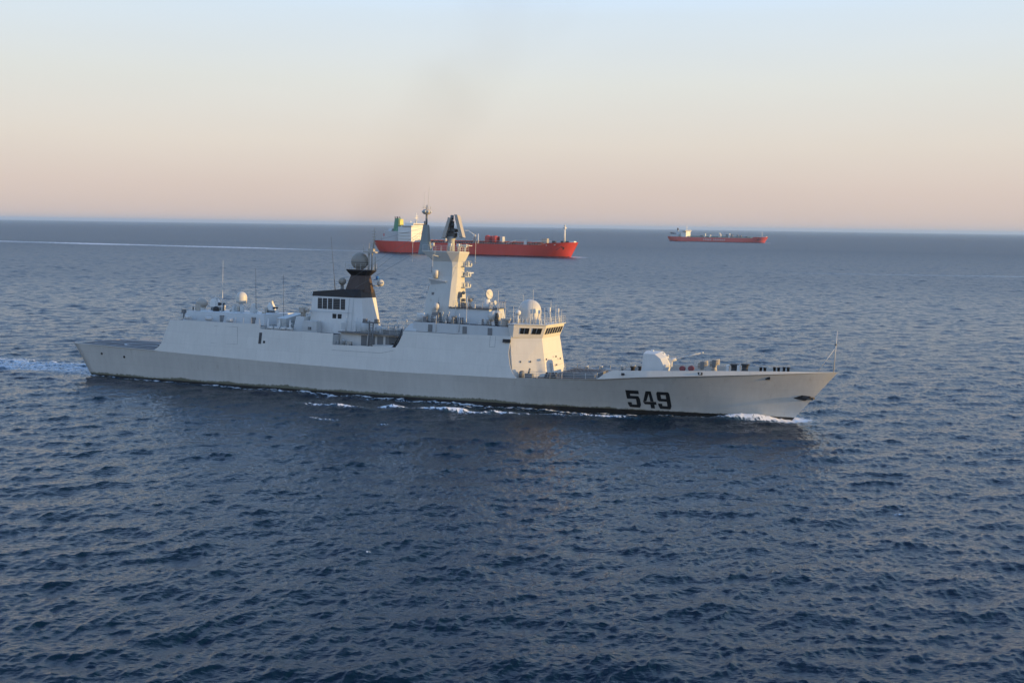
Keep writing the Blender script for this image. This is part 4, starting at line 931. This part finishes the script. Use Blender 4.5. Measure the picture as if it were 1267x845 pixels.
# anchor in its pocket at the stem
yb = side_y(61.6, 3.9)
pk = MB().loft([[(60.9, -side_y(60.9, 3.85) + .02, 3.85), (62.1, -side_y(62.1, 4.35) + .02, 4.35), (63.4, -side_y(63.3, 4.3) + .0, 4.25), (62.6, -side_y(62.4, 3.5) + .0, 3.55)],
                [(60.9, -side_y(60.9, 3.85) - .05, 3.85), (62.1, -side_y(62.1, 4.35) - .12, 4.35), (63.4, -.45, 4.25), (62.6, -.5, 3.55)]]).build('anchor_pocket', M['black'], fr)
mb = MB().tube((62.2, -.62, 4.1), (63.9, -.05, 3.95), .17, .15, 8).tube((63.6, -.75, 3.9), (63.7, .7, 3.9), .16, .16, 8)
mb.loft([[(63.5, -.85, 3.8), (63.7, -.85, 4.0), (63.7, -.55, 4.0), (63.5, -.55, 3.8)], [(64.3, -.6, 4.55), (64.35, -.6, 4.6), (64.35, -.5, 4.6), (64.3, -.5, 4.55)]])
mb.loft([[(63.5, .85, 3.8), (63.7, .85, 4.0), (63.7, .55, 4.0), (63.5, .55, 3.8)], [(64.3, .6, 4.55), (64.35, .6, 4.6), (64.35, .5, 4.6), (64.3, .5, 4.55)]])
mb.build('anchor', M['dark'], pk)

# assorted deck gear along the roofs
rnd = random.Random(9)
for x0, x1, y0, y1, z, n in ((-43, -28.5, -4.6, 3.5, 11.9, 26), (-8.8, -1.2, -5.0, 4.0, 9.94, 14), (2.0, 13.5, -5.8, -4.4, 12.34, 12), (-12.8, -9.4, -6.5, -5.0, 7.6, 4), (-26.5, -20.5, -6.4, -3.6, 9.43, 8)):
    for i in range(n):
        x, y = rnd.uniform(x0, x1), rnd.uniform(y0, y1); s_ = rnd.uniform(.12, .4); h = rnd.uniform(.35, 1.1); k = rnd.random()
        if k < .45: mbx = MB().box(x - s_, x + s_, y - s_ * .7, y + s_ * .7, z - .02, z + h)
        elif k < .75: mbx = MB().lathe(x, y, [(s_ * .6, -.02), (s_ * .6, h * .7), (s_ * .9, h * .75), (s_ * .8, h), (.02, h * 1.1)], 12, z)
        else: mbx = MB().tube((x, y, z - .02), (x, y, z + h * 1.9), .05, .04, 6).box(x - .15, x + .15, y - .1, y + .1, z + h * 1.5, z + h * 1.8)
        mbx.build('deck_fitting', M[rnd.choice(['pale', 'white', 'mid', 'grey', 'pale', 'tandome'])], fr)
for i in range(3): MB().tube((-42.6 + 4.3 * i, -6.6, 10.75), (-41.4 + 4.3 * i, -6.6, 10.75), .33, .33, 12).build('life_raft_canister', M['white'], fr)
for x in (-11.8, -9.8, -2.4): MB().tube((x, -5.2, 9.95), (x + .1, -5.2, 12.4), .07, .05, 6).tube((x - .4, -5.2, 11.6), (x + .5, -5.2, 11.6), .04).build('lamp_post', M['pale'], fr)
MB().lathe(-8.6, -4.2, [(.9, 0), (.95, .7), (.8, 1.5), (.4, 1.9)], 18, 9.94).build('tank_dome', M['grey'], fr)
MB().lathe(-6.5, -3.4, [(.6, 0), (.65, .5), (.5, 1.1)], 14, 9.94).build('tank_dome', M['pale'], fr)
MB().loft([[(-4.8, -5.2, 9.95), (-1.4, -5.2, 9.95), (-1.4, -3.6, 9.95), (-4.8, -3.6, 9.95)], [(-4.9, -5.3, 10.5), (-.9, -5.0, 10.75), (-.9, -3.8, 10.75), (-4.9, -3.5, 10.5)]]).build('inflatable_boat', M['mid'], fr)

# gear hung on the main mast: boxes, aerials, cable trunks and stays
rnd = random.Random(21)
for i in range(9):
    z = 13.4 + .85 * i + rnd.uniform(-.2, .2); q = (z - 12.3) / 7.5; yf = -(3.8 + (1.9 - 3.8) * q); x = rnd.uniform(2.6, 5.2); s_ = rnd.uniform(.1, .22)
    MB().box(x - s_, x + s_, yf - .16, yf + .3, z - s_ * 1.4, z + s_ * 1.4).build('junction_box', M['mast' if i % 2 else 'mid'], mast)
MB().tube((3.9, -3.75, 12.6), (4.0, -1.98, 19.7), .07, .07, 6).tube((4.2, -3.75, 12.6), (4.25, -1.98, 19.7), .05, .05, 6).build('cable_trunk', M['mid'], mast)
for z, w_ in ((14.9, .9), (17.2, .8), (20.4, .7)):
    q = min(1, (z - 12.3) / 7.5); xa = 1.3 + 1.05 * q
    MB().box(xa - .9, xa + .1, -w_, w_, z, z + .08).tube((xa - .85, -w_, z), (xa - .85, -w_, z + .9), .03).tube((xa - .85, w_, z), (xa - .85, w_, z + .9), .03).tube((xa - .85, -w_, z + .9), (xa - .85, w_, z + .9), .03).box(xa - .7, xa - .4, -.2, .2, z, z + .6).build('aft_platform', M['mid'], mast)
for z, y, l in ((22.9, -2.6, 2.6), (22.9, 3.0, 2.6)):
    MB().tube((3.5, y * .5, z), (3.3, y * 1.75, z + .3), .07, .05, 6).tube((3.3, y * 1.7, z + .3), (3.3, y * 1.7, z - 1.6), .03, .03, 4).tube((3.35, y * 1.45, z + .25), (3.35, y * 1.45, z + 1.0), .04).build('yard_arm', M['pale'], mast)
for p_, q_ in (((-.1, 0, 27.8), (-9.8, .1, 25.2)), ((-.1, -.3, 27.4), (-16.0, -3.0, 16.3)), ((-.1, .3, 27.4), (-16.0, 3.0, 16.3)), ((.3, -1.9, 24.2), (-11.6, -2.6, 17.2)), ((7.0, -1.5, 21.5), (17.6, -3.2, 13.2))):
    MB().tube(p_, q_, .018, .018, 4).build('rigging_wire', M['mid'], fr)

# ================================================================== TANKERS
M['red'] = paint('red_hull_paint', (.62, .065, .040), .5, .14, .10, scale=.12)
M['letter'] = paint('pinkish_letter_paint', (.60, .38, .36), .6, .1)  # pinkish, low contrast against the red hull
M['redfar'] = paint('pale_red_hull_paint', (.62, .10, .08), .5, .12, .05, scale=.12)  # slightly paler red than the near tanker's hull
M['reddeck'] = paint('red_deck_paint', (.20, .05, .04), .7, .2, .2, scale=.3)
M['darkred'] = paint('dark_red_boot_paint', (.10, .018, .016), .5, .2)
M['cream'] = paint('cream_house_paint', (.74, .73, .68), .5, .06, .05, scale=.3)
M['green'] = paint('green_funnel_paint', (.09, .27, .16), .5, .12)
M['yellow'] = paint('yellow_band_paint', (.62, .55, .14), .5, .1)
M['greendeck'] = paint('green_deck_paint', (.05, .16, .11), .7, .2)
M['redpipe'] = paint('red_machinery_paint', (.48, .07, .05), .55, .1)

def tanker(name, label, sx, sy, ang, L, B, D, fc, redm, deckm, cat='tanker', group=None, far=False):
    """sx, sy: stern corner centre at the water line; D deck height; fc height of the forecastle"""
    Mt = Matrix.Translation((sx, sy, 0)) @ Matrix.Rotation(-R(ang), 4, 'Z')
    r = root_empty(name, label, cat, Mt)
    hbk = [(0, B * .40), (.04, B * .46), (.10, B / 2), (.85, B / 2), (.905, B * .47), (.95, B * .37), (.978, B * .25), (.993, B * .13), (1, .1)]
    hbw = [(0, B * .16), (.06, B * .38), (.15, B / 2), (.80, B / 2), (.89, B * .41), (.95, B * .24), (.985, B * .10), (1, .1)]
    def top(u): return interp(u, [(0, D + .8), (.20, D + .6), (.25, D), (.86, D + .1), (.885, fc - .3), (1, fc + .6)])
    mb = MB(); us = np.linspace(0, 1, 61); tt = [-.15, 0, .06, .25, .5, .75, 1]
    for sgn in (1, -1):
        vs = []
        for u in us:
            for q in tt:
                z = q * top(u); x = -3 * q + u * (L + 3 * q + 7.5 * max(q, 0)); t_ = max(q, 0)
                hb = interp(u, hbw) * (1 - t_ ** .7) + interp(u, hbk) * t_ ** .7; vs.append((x, sgn * hb, z))
        n = len(tt); mb.add(vs, [(i * n + j, i * n + j + 1, (i + 1) * n + j + 1, (i + 1) * n + j) for i in range(60) for j in range(n - 1)], True)
    st = [(-3 * q, interp(0, hbw) * (1 - max(q, 0) ** .7) + interp(0, hbk) * max(q, 0) ** .7, q * top(0)) for q in tt]
    mb.add(st + [(x, -y, z) for x, y, z in st], [(j, j + 1, len(st) + j + 1, len(st) + j) for j in range(len(st) - 1)])
    h = mb.build('hull', redm, r)
    bm = bmesh.new(); bm.from_mesh(h.data); bmesh.ops.remove_doubles(bm, verts=bm.verts, dist=.01); bmesh.ops.recalc_face_normals(bm, faces=bm.faces); bm.to_mesh(h.data); bm.free()
    # darker boot strip along the water
    for sgn in (-1, 1):
        rg = []
        for u in np.linspace(0, .995, 50):
            q = .055; x = -3 * q + u * (L + 10.5 * q); hb = interp(u, hbw) * (1 - q ** .7) + interp(u, hbk) * q ** .7
            rg.append([(x, sgn * (hb - .3), -.5), (x, sgn * (hb + .12), -.5), (x, sgn * (hb + .12), .6 + .3 * u), (x, sgn * (hb - .3), .6 + .3 * u)])
        MB().loft(rg).build('boot_stripe', M['darkred'], r)
    def deck(u0, u1, z, nm):
        vs = []
        uu = np.linspace(u0, u1, 24)
        for u in uu:
            x = -3 + u * (L + 10.5); hb = interp(u, hbk) - .25; vs += [(x, -max(hb, .02), top(u) + z), (x, max(hb, .02), top(u) + z)]
        MB().add(vs, [(2 * i, 2 * i + 1, 2 * i + 3, 2 * i + 2) for i in range(23)]).build(nm, deckm, r)
    deck(.002, .86, -.15, 'cargo_deck'); deck(.885, .995, -.9, 'forecastle_deck')
    X_ = lambda u: -3 + u * (L + 10.5)
    hb = B / 2
    railing([(X_(.26), -hb + .1, D), (X_(.86), -hb + .1, D + .1)], r, 1.2, 2.6, .09, 2, M['rail'])
    railing([(X_(.26), hb - .1, D), (X_(.86), hb - .1, D + .1)], r, 1.2, 4.0, .09, 2, M['rail'])
    return r, X_, top, hb

# ---------------------------------------------------- near tanker
L1, B1, D1, F1_ = 211.0, 32.0, 11.0, 13.4
tk, X_, top_, hb1 = tanker('product_tanker', 'red tanker with cream bridge house and green funnel, just behind the warship mast', -134.0, 1084.0, 27.0, L1, B1, D1, F1_, M['red'], M['reddeck'])
# accommodation
x0, x1 = 28.5, 44.0
ac = MB().box(x0, x1, -15.3, 13.5, D1 - .1, D1 + 15.0).build('accommodation_block', M['cream'], tk)
MB().loft([[(x0 + 4, -13.6, D1 + 15.0), (x1 + .2, -13.6, D1 + 15.0), (x1 + .2, 13.6, D1 + 15.0), (x0 + 4, 13.6, D1 + 15.0)], [(x0 + 5, -16.3, D1 + 15.8), (x1 + .6, -16.3, D1 + 15.8), (x1 + .6, 15.8, D1 + 15.8), (x0 + 5, 15.8, D1 + 15.8)],
            [(x0 + 5, -16.3, D1 + 16.2), (x1 + .6, -16.3, D1 + 16.2), (x1 + .6, 15.8, D1 + 16.2), (x0 + 5, 15.8, D1 + 16.2)]]).build('bridge_wing', M['cream'], ac)
MB().box(x0 + 6, x1 + .4, -12, 12, D1 + 16.2, D1 + 18.6).build('wheelhouse', M['cream'], ac)
for i in range(11): MB().box(x1 + .38, x1 + .46, -11.2 + 2.06 * i, -9.7 + 2.06 * i, D1 + 16.9, D1 + 17.9).build('window', M['glass'], ac)
for lv in range(4):
    for i in range(7): MB().box(x1 - .02, x1 + .05, -10.6 + 3.4 * i, -9.9 + 3.4 * i, D1 + 1.8 + 3.1 * lv, D1 + 2.5 + 3.1 * lv).build('porthole', M['mid'], ac)
for lv in range(4): MB().box(x0 - 4.0, x0 + .1, -13.2, 13.2, D1 + 3 + 3.1 * lv, D1 + 3.2 + 3.1 * lv).build('balcony', M['pale'], ac)
for lv in range(3): MB().box(x0 + 1, x1 - 1, -16.2, -15.3, D1 + 3 + 3.1 * lv, D1 + 3.2 + 3.1 * lv).build('side_walkway', M['pale'], ac)
mb = MB().tube((x1 - 4, 0, D1 + 18.6), (x1 - 4, 0, D1 + 29.5), .75, .3, 8).box(x1 - 4.3, x1 - 3.7, -3.6, 3.6, D1 + 23.6, D1 + 24.1).box(x1 - 3.6, x1 - 3.0, -2, 2, D1 + 25.6, D1 + 26.0).box(x1 - 6, x1 - 2, -1, 1, D1 + 21.6, D1 + 22.0)
mb.tube((x1 - 4, -2.5, D1 + 24), (x1 - 4, -2.5, D1 + 26.5), .2).tube((x1 - 4, 2.5, D1 + 24), (x1 - 4, 2.5, D1 + 27), .2).ball((x1 - 7, -6, D1 + 20), 1.0, 12)
mb.build('radar_mast', M['cream'], tk)
ec = MB().box(7.5, 24.5, -8.5, 8.5, D1, D1 + 10.5).box(3.8, 7.5, -6.5, 6.5, D1, D1 + 5).build('engine_casing', M['pale'], tk)
fn = MB().loft([[(14.5, -3, D1 + 10.5), (20, -3, D1 + 10.5), (20, 3, D1 + 10.5), (14.5, 3, D1 + 10.5)], [(16, -2.4, D1 + 23.4), (20.4, -2.4, D1 + 23.4), (20.4, 2.4, D1 + 23.4), (16, 2.4, D1 + 23.4)]]).build('funnel', M['green'], tk)
MB().loft([[(20.7, -3.2, D1 + 16.0), (22.8, -3.2, D1 + 16.0), (22.8, 3.2, D1 + 16.0), (20.7, 3.2, D1 + 16.0)], [(20.9, -3.2, D1 + 22.6), (22.6, -3.2, D1 + 22.6), (22.6, 3.2, D1 + 22.6), (20.9, 3.2, D1 + 22.6)]]).build('funnel_emblem_panel', M['yellow'], fn)
mb = MB()
for k in range(4): mb.tube((16 + 1.2 * k, -1.5 + k % 2 * 3, D1 + 23.3), (15.6 + 1.2 * k, -1.5 + k % 2 * 3, D1 + 25.2), .45, .45, 8)
mb.build('exhaust_pipe', M['dark'], fn)
MB().loft([[(8, -7.5, D1 + 7), (12, -7.5, D1 + 7), (12, 5, D1 + 7), (8, 5, D1 + 7)], [(10, -4, D1 + 13), (14.5, -4, D1 + 13), (14.5, 4, D1 + 13), (10, 4, D1 + 13)]]).build('casing_stair', M['pale'], ec)
lb = MB().loft([[(2.0, -2.0, D1 + 5), (8.5, -2, D1 + 7.5), (8.5, 2, D1 + 7.5), (2.0, 2, D1 + 5)], [(1.5, -1.8, D1 + 7.5), (8.0, -1.8, D1 + 10.2), (8.0, 1.8, D1 + 10.2), (1.5, 1.8, D1 + 7.5)]]).build('lifeboat', M['redpipe'], tk)
mb = MB()
for x in (24, 27.5): mb.tube((x, -14.2, D1), (x, -14.2, D1 + 8), .22).tube((x - 3, -14.2, D1 + 6.5), (x + 1, -14.2, D1 + 6.5), .15)
mb.build('boat_davit', M['pale'], tk)
# deck pipes, manifold, crane, posts
for y in (-5.5, -3.6, 3.4, 5.2): MB().tube((48, y, D1 + 1.5), (X_(.85), y, D1 + 1.6), .42, .42, 8).build('cargo_pipe', M['reddeck'], tk)
MB().box(46, X_(.86), -.8, .8, D1 + 2.5, D1 + 2.8).build('walkway', M['pale'], tk)
mb = MB()
for i in range(24): mb.box(50 + 5.6 * i, 50.4 + 5.6 * i, -7, 7, D1 + .1, D1 + 2.5)
mb.build('pipe_support', M['reddeck'], tk)
mb = MB()
for i, x in enumerate(np.linspace(52, 178, 26)):
    mb.lathe(x, -9.5 + (i % 3) * 2.6, [(.9, 0), (.9, 1.0), (.5, 1.5)], 10, D1)
mb.build('tank_hatch', M['dark'], tk)
cr1 = MB().lathe(111.0, -6.5, [(1.2, 0), (1.1, 5.4), (1.5, 5.6), (1.5, 8.0), (1.0, 9.0)], 14, D1).build('crane_pedestal', M['cream'], tk)
MB().tube((111, -6.5, D1 + 8.0), (104, -6.0, D1 + 12.2), .5, .4, 6).tube((104, -6.0, D1 + 12.2), (88, -4.0, D1 + 12.0), .45, .3, 6).build('crane_jib', M['cream'], cr1)
MB().tube((80.5, -10, D1), (80.5, -10, D1 + 9.5), 1.1, .9, 10).build('vent_post', M['cream'], tk)
mf = MB().box(113, 117.5, -13.8, 13.8, D1, D1 + 1.2)
mf.build('manifold_platform', M['reddeck'], tk)
for dx in (0, 3.4):
    MB().tube((117.0 + dx - 2, -12.6, D1), (116 + dx - 2, -10.5, D1 + 9.5), .5, .4, 8).build('hose_handling_frame', M['cream'] if dx else M['mid'], tk)
for x, w_, h_, m_ in ((124.5, 5.2, 7.8, 'redpipe'), (132.8, 6.0, 7.4, 'redpipe')):
    dv = MB().lathe(x, -4.5, [(w_ * .5, 0), (w_ * .52, h_ * .8), (w_ * .3, h_)], 16, D1 + .4).build('deck_tank', M[m_], tk)
    MB().box(x - w_ * .2, x + w_ * .75, -2, 2, D1 + .4, D1 + h_ * .95).build('tank_frame', M['redpipe'], dv)
MB().box(138, 141, -5, 0, D1, D1 + 7.0).build('pump_house', M['pale'], tk)
MB().box(166.0, 168.3, -9, -6.8, D1, D1 + 4.2).build('deck_house', M['white'], tk)
bx = MB().box(182.5, 187.5, -5, 1, D1 + 1.6, D1 + 6.0).build('foam_tank', M['tandome'], tk)
MB().tube((150, -13, D1 + .8), (158, -9, D1 + 4.0), .3, .3, 6).tube((158, -9, D1 + 4.0), (196, -7, D1 + 3.6), .22, .22, 6).build('pipe_run', M['pale'], tk)
MB().tube((49, -15.2, D1 + 3.2), (148, -15.2, D1 + 3.2), .12, .12, 5).build('wire_line', M['pale'], tk)
# foremast, bulwark and anchor pocket
xm = X_(.935)
fm = MB().tube((xm, 0, F1_ - .8), (xm, 0, F1_ + 15.5), 1.05, .75, 10).build('foremast', M['cream'], tk)
MB().box(xm - 1.2, xm + 1.2, -1.8, 1.8, F1_ + 13.2, F1_ + 14.4).ball((xm + .4, -.6, F1_ + 16), .9, 10).build('mast_head', M['white'], fm)
for x, y in ((X_(.90), -6), (X_(.915), 6), (X_(.955), -3)): MB().box(x - 1.5, x + 1.5, y - 1.5, y + 1.5, F1_ - .8, F1_ + 1.6).build('windlass', M['dark'], tk)
MB().box(X_(.962), X_(.985), -3.0, 2.5, F1_ + .2, F1_ + 1.6).build('bow_platform', M['cream'], tk)
def hull_side(r_, u, q, L, B, top, proud=.15):
    hbk = [(0, B * .40), (.04, B * .46), (.10, B / 2), (.85, B / 2), (.905, B * .47), (.95, B * .37), (.978, B * .25), (.993, B * .13), (1, .1)]
    hbw = [(0, B * .16), (.06, B * .38), (.15, B / 2), (.80, B / 2), (.89, B * .41), (.95, B * .24), (.985, B * .10), (1, .1)]
    z = q * top(u); x = -3 * q + u * (L + 3 * q + 7.5 * q)
    return (x, -(interp(u, hbw) * (1 - q ** .7) + interp(u, hbk) * q ** .7) - proud, z)
def patch(us_qs, name, mat, r_, L, B, top, label=None, proud=.15):
    a = [hull_side(r_, u, q, L, B, top, -.25) for u, q in us_qs]; b_ = [hull_side(r_, u, q, L, B, top, proud) for u, q in us_qs]
    return MB().loft([a, b_]).build(name, mat, r_, label)
patch([(.935, .50), (.965, .52), (.965, .66), (.952, .74)], 'anchor_pocket', M['dark'], tk, L1, B1, top_)
patch([(.885, .81), (.925, .83), (.925, .885), (.885, .865)], 'name_lettering', M['cream'], tk, L1, B1, top_)

# ---------------------------------------------------- far tanker
L2, B2, D2, F2_ = 221.0, 33.0, 9.6, 12.4
t2, X2, top2, hb2 = tanker('oil_tanker', 'distant red tanker low in the water near the horizon, alone on the right', 359.0, 2408.0, 33.0, L2, B2, D2, F2_, M['redfar'], M['greendeck'])
ac = MB().box(30, 42, -12.5, 12.5, D2, D2 + 10.0).build('accommodation_block', M['cream'], t2)
MB().loft([[(34, -10, D2 + 10.0), (42.3, -10, D2 + 10.0), (42.3, 10, D2 + 10.0), (34, 10, D2 + 10.0)], [(34, -16, D2 + 13.4), (42.6, -16, D2 + 13.4), (42.6, 16, D2 + 13.4), (34, 16, D2 + 13.4)],
            [(34, -16, D2 + 15.4), (42.6, -16, D2 + 15.4), (42.6, 16, D2 + 15.4), (34, 16, D2 + 15.4)]]).build('wheelhouse', M['cream'], ac)
for i in range(8): MB().box(42.55, 42.7, -13.6 + 3.5 * i, -11.2 + 3.5 * i, D2 + 13.0, D2 + 14.4).build('window', M['glass'], ac)
MB().tube((38, 0, D2 + 15), (38, 0, D2 + 27), .8, .35, 6).box(37.6, 38.4, -3.5, 3.5, D2 + 21, D2 + 21.6).box(37.6, 38.6, -2, 2, D2 + 24, D2 + 24.5).build('radar_mast', M['cream'], t2)
MB().box(6, 22, -9, 9, D2, D2 + 6.5).build('engine_casing', M['pale'], t2)
fn = MB().loft([[(13, -3, D2 + 6.5), (20, -3, D2 + 6.5), (20, 3, D2 + 6.5), (13, 3, D2 + 6.5)], [(15, -2, D2 + 14.5), (18, -2, D2 + 14.5), (18, 2, D2 + 14.5), (15, 2, D2 + 14.5)]]).build('funnel', M['pale'], t2)
MB().box(15.2, 17.8, -1.5, 1.5, D2 + 14.4, D2 + 20).build('exhaust_pipe', M['dark'], fn)
MB().loft([[(3, -9, D2 + 7), (12, -9, D2 + 6), (12, 4, D2 + 6), (3, 4, D2 + 7)], [(2, -8, D2 + 10), (12, -8, D2 + 7.5), (12, 4, D2 + 7.5), (2, 4, D2 + 10)]]).build('lifeboat', M['dark'], t2)
MB().box(44, 190, -4.5, 4.5, D2 + .8, D2 + 2.4).build('cargo_pipe', M['greendeck'], t2)
for x, h_, w_ in ((84, 8.5, 2.4), (76, 5, 6), (96, 6, 3), (118, 10.5, 2.2), (121, 8, 1.0), (136, 7.5, 5), (141, 9.5, 2.6), (147, 7, 4), (160, 7, 3.5), (167, 6, 3.5), (181, 4, 5)):
    MB().box(x - w_ / 2, x + w_ / 2, -5, -1, D2, D2 + h_).build('deck_fitting', M['white'] if w_ < 3.4 else M['mid'], t2)
MB().tube((60, -14, D2 + 4.6), (198, -14, D2 + 4.2), .25, .25, 5).build('pipe_run', M['pale'], t2)
MB().tube((X2(.94), 0, F2_ - 1), (X2(.94), 0, F2_ + 12.5), .55, .35, 8).build('foremast', M['cream'], t2)
MB().box(X2(.90), X2(.985), -5.0, 3.5, F2_ + .4, F2_ + 1.3).build('forecastle_platform', M['white'], t2)
patch([(.92, .42), (.955, .46), (.955, .60), (.938, .68)], 'anchor_pocket', M['dark'], t2, L2, B2, top2)
rr = random.Random(3)
u = .385
for k in range(13):
    wd_ = rr.uniform(.009, .014)
    if k == 5: u += .016; continue
    patch([(u, .34), (u + wd_, .34), (u + wd_, .70), (u, .70)], 'hull_letter', M['letter'], t2, L2, B2, top2, proud=.12); u += wd_ + .0065

# ================================================================== exhaust smoke and haze
def vol_mat(name, color, density, aniso=0.0, absorb=None):
    mt = bpy.data.materials.new(name); mt.use_nodes = True; t = mt.node_tree
    t.nodes.remove(t.nodes['Principled BSDF'])
    v = t.nodes.new('ShaderNodeVolumePrincipled'); v.inputs['Color'].default_value = (*color, 1); v.inputs['Density'].default_value = density
    v.inputs['Anisotropy'].default_value = aniso
    t.links.new(v.outputs[0], t.nodes['Material Output'].inputs['Volume'])
    return mt, t, v
HAZE = 5e-5; SMOKE = 0.10
if HAZE:
    hz, t, v = vol_mat('haze_air', (.52, .74, 1.0), HAZE, .1)
    mbx = MB().box(-46000, 46000, -46000, 46000, -3.5, 84.0)
    h = mbx.build('haze', hz); h['kind'] = 'stuff'; h['label'] = 'thin evening haze lying over the sea'

# faint brown exhaust drifting up and away from the funnel
SB = Vector((-28.5, 180.0, 19.5)); DR = Vector((32.0, 22.0, 58.0)); NS = 14
rg = []
for i in range(NS + 1):
    f_ = i / NS; c = SB + Vector((DR.x * f_ ** 1.1, DR.y * f_, DR.z * f_)); r_ = 1.0 + 19.0 * f_ ** .75
    rg.append([c + Vector((r_ * math.cos(2 * math.pi * k / 20), r_ * math.sin(2 * math.pi * k / 20), 0)) for k in range(20)])
sm, t, v = vol_mat('exhaust_air', (.42, .33, .26), 0.0)
tc = t.nodes.new('ShaderNodeTexCoord'); sx = t.nodes.new('ShaderNodeSeparateXYZ'); t.links.new(tc.outputs['Object'], sx.inputs[0])
f_ = mth(t, 'DIVIDE', mth(t, 'SUBTRACT', sx.outputs[2], SB.z), DR.z, clamp=True)
cxn = mth(t, 'MULTIPLY_ADD', mth(t, 'POWER', f_, 1.1), DR.x, SB.x); cyn = mth(t, 'MULTIPLY_ADD', f_, DR.y, SB.y)
rn = mth(t, 'MULTIPLY_ADD', mth(t, 'POWER', f_, .75), 19.0, 1.0)
dx_ = mth(t, 'DIVIDE', mth(t, 'SUBTRACT', sx.outputs[0], cxn), rn); dy_ = mth(t, 'DIVIDE', mth(t, 'SUBTRACT', sx.outputs[1], cyn), rn)
rr_ = mth(t, 'ADD', mth(t, 'MULTIPLY', dx_, dx_), mth(t, 'MULTIPLY', dy_, dy_))
prof = mth(t, 'POWER', mth(t, 'SUBTRACT', 1.0, rr_, clamp=True), 1.3)
nz = noise(t, tc.outputs['Object'], .07, 3, .55)
nn_ = mth(t, 'MULTIPLY', mth(t, 'SUBTRACT', nz, .36, clamp=True), 4.0)
den = mth(t, 'MULTIPLY', mth(t, 'MULTIPLY', prof, nn_), mth(t, 'DIVIDE', SMOKE, rn))
t.links.new(den, v.inputs['Density'])
so_ = MB().loft(rg).build('exhaust_smoke', sm); so_['kind'] = 'stuff'; so_['label'] = 'faint brown exhaust haze rising above the dark funnel'
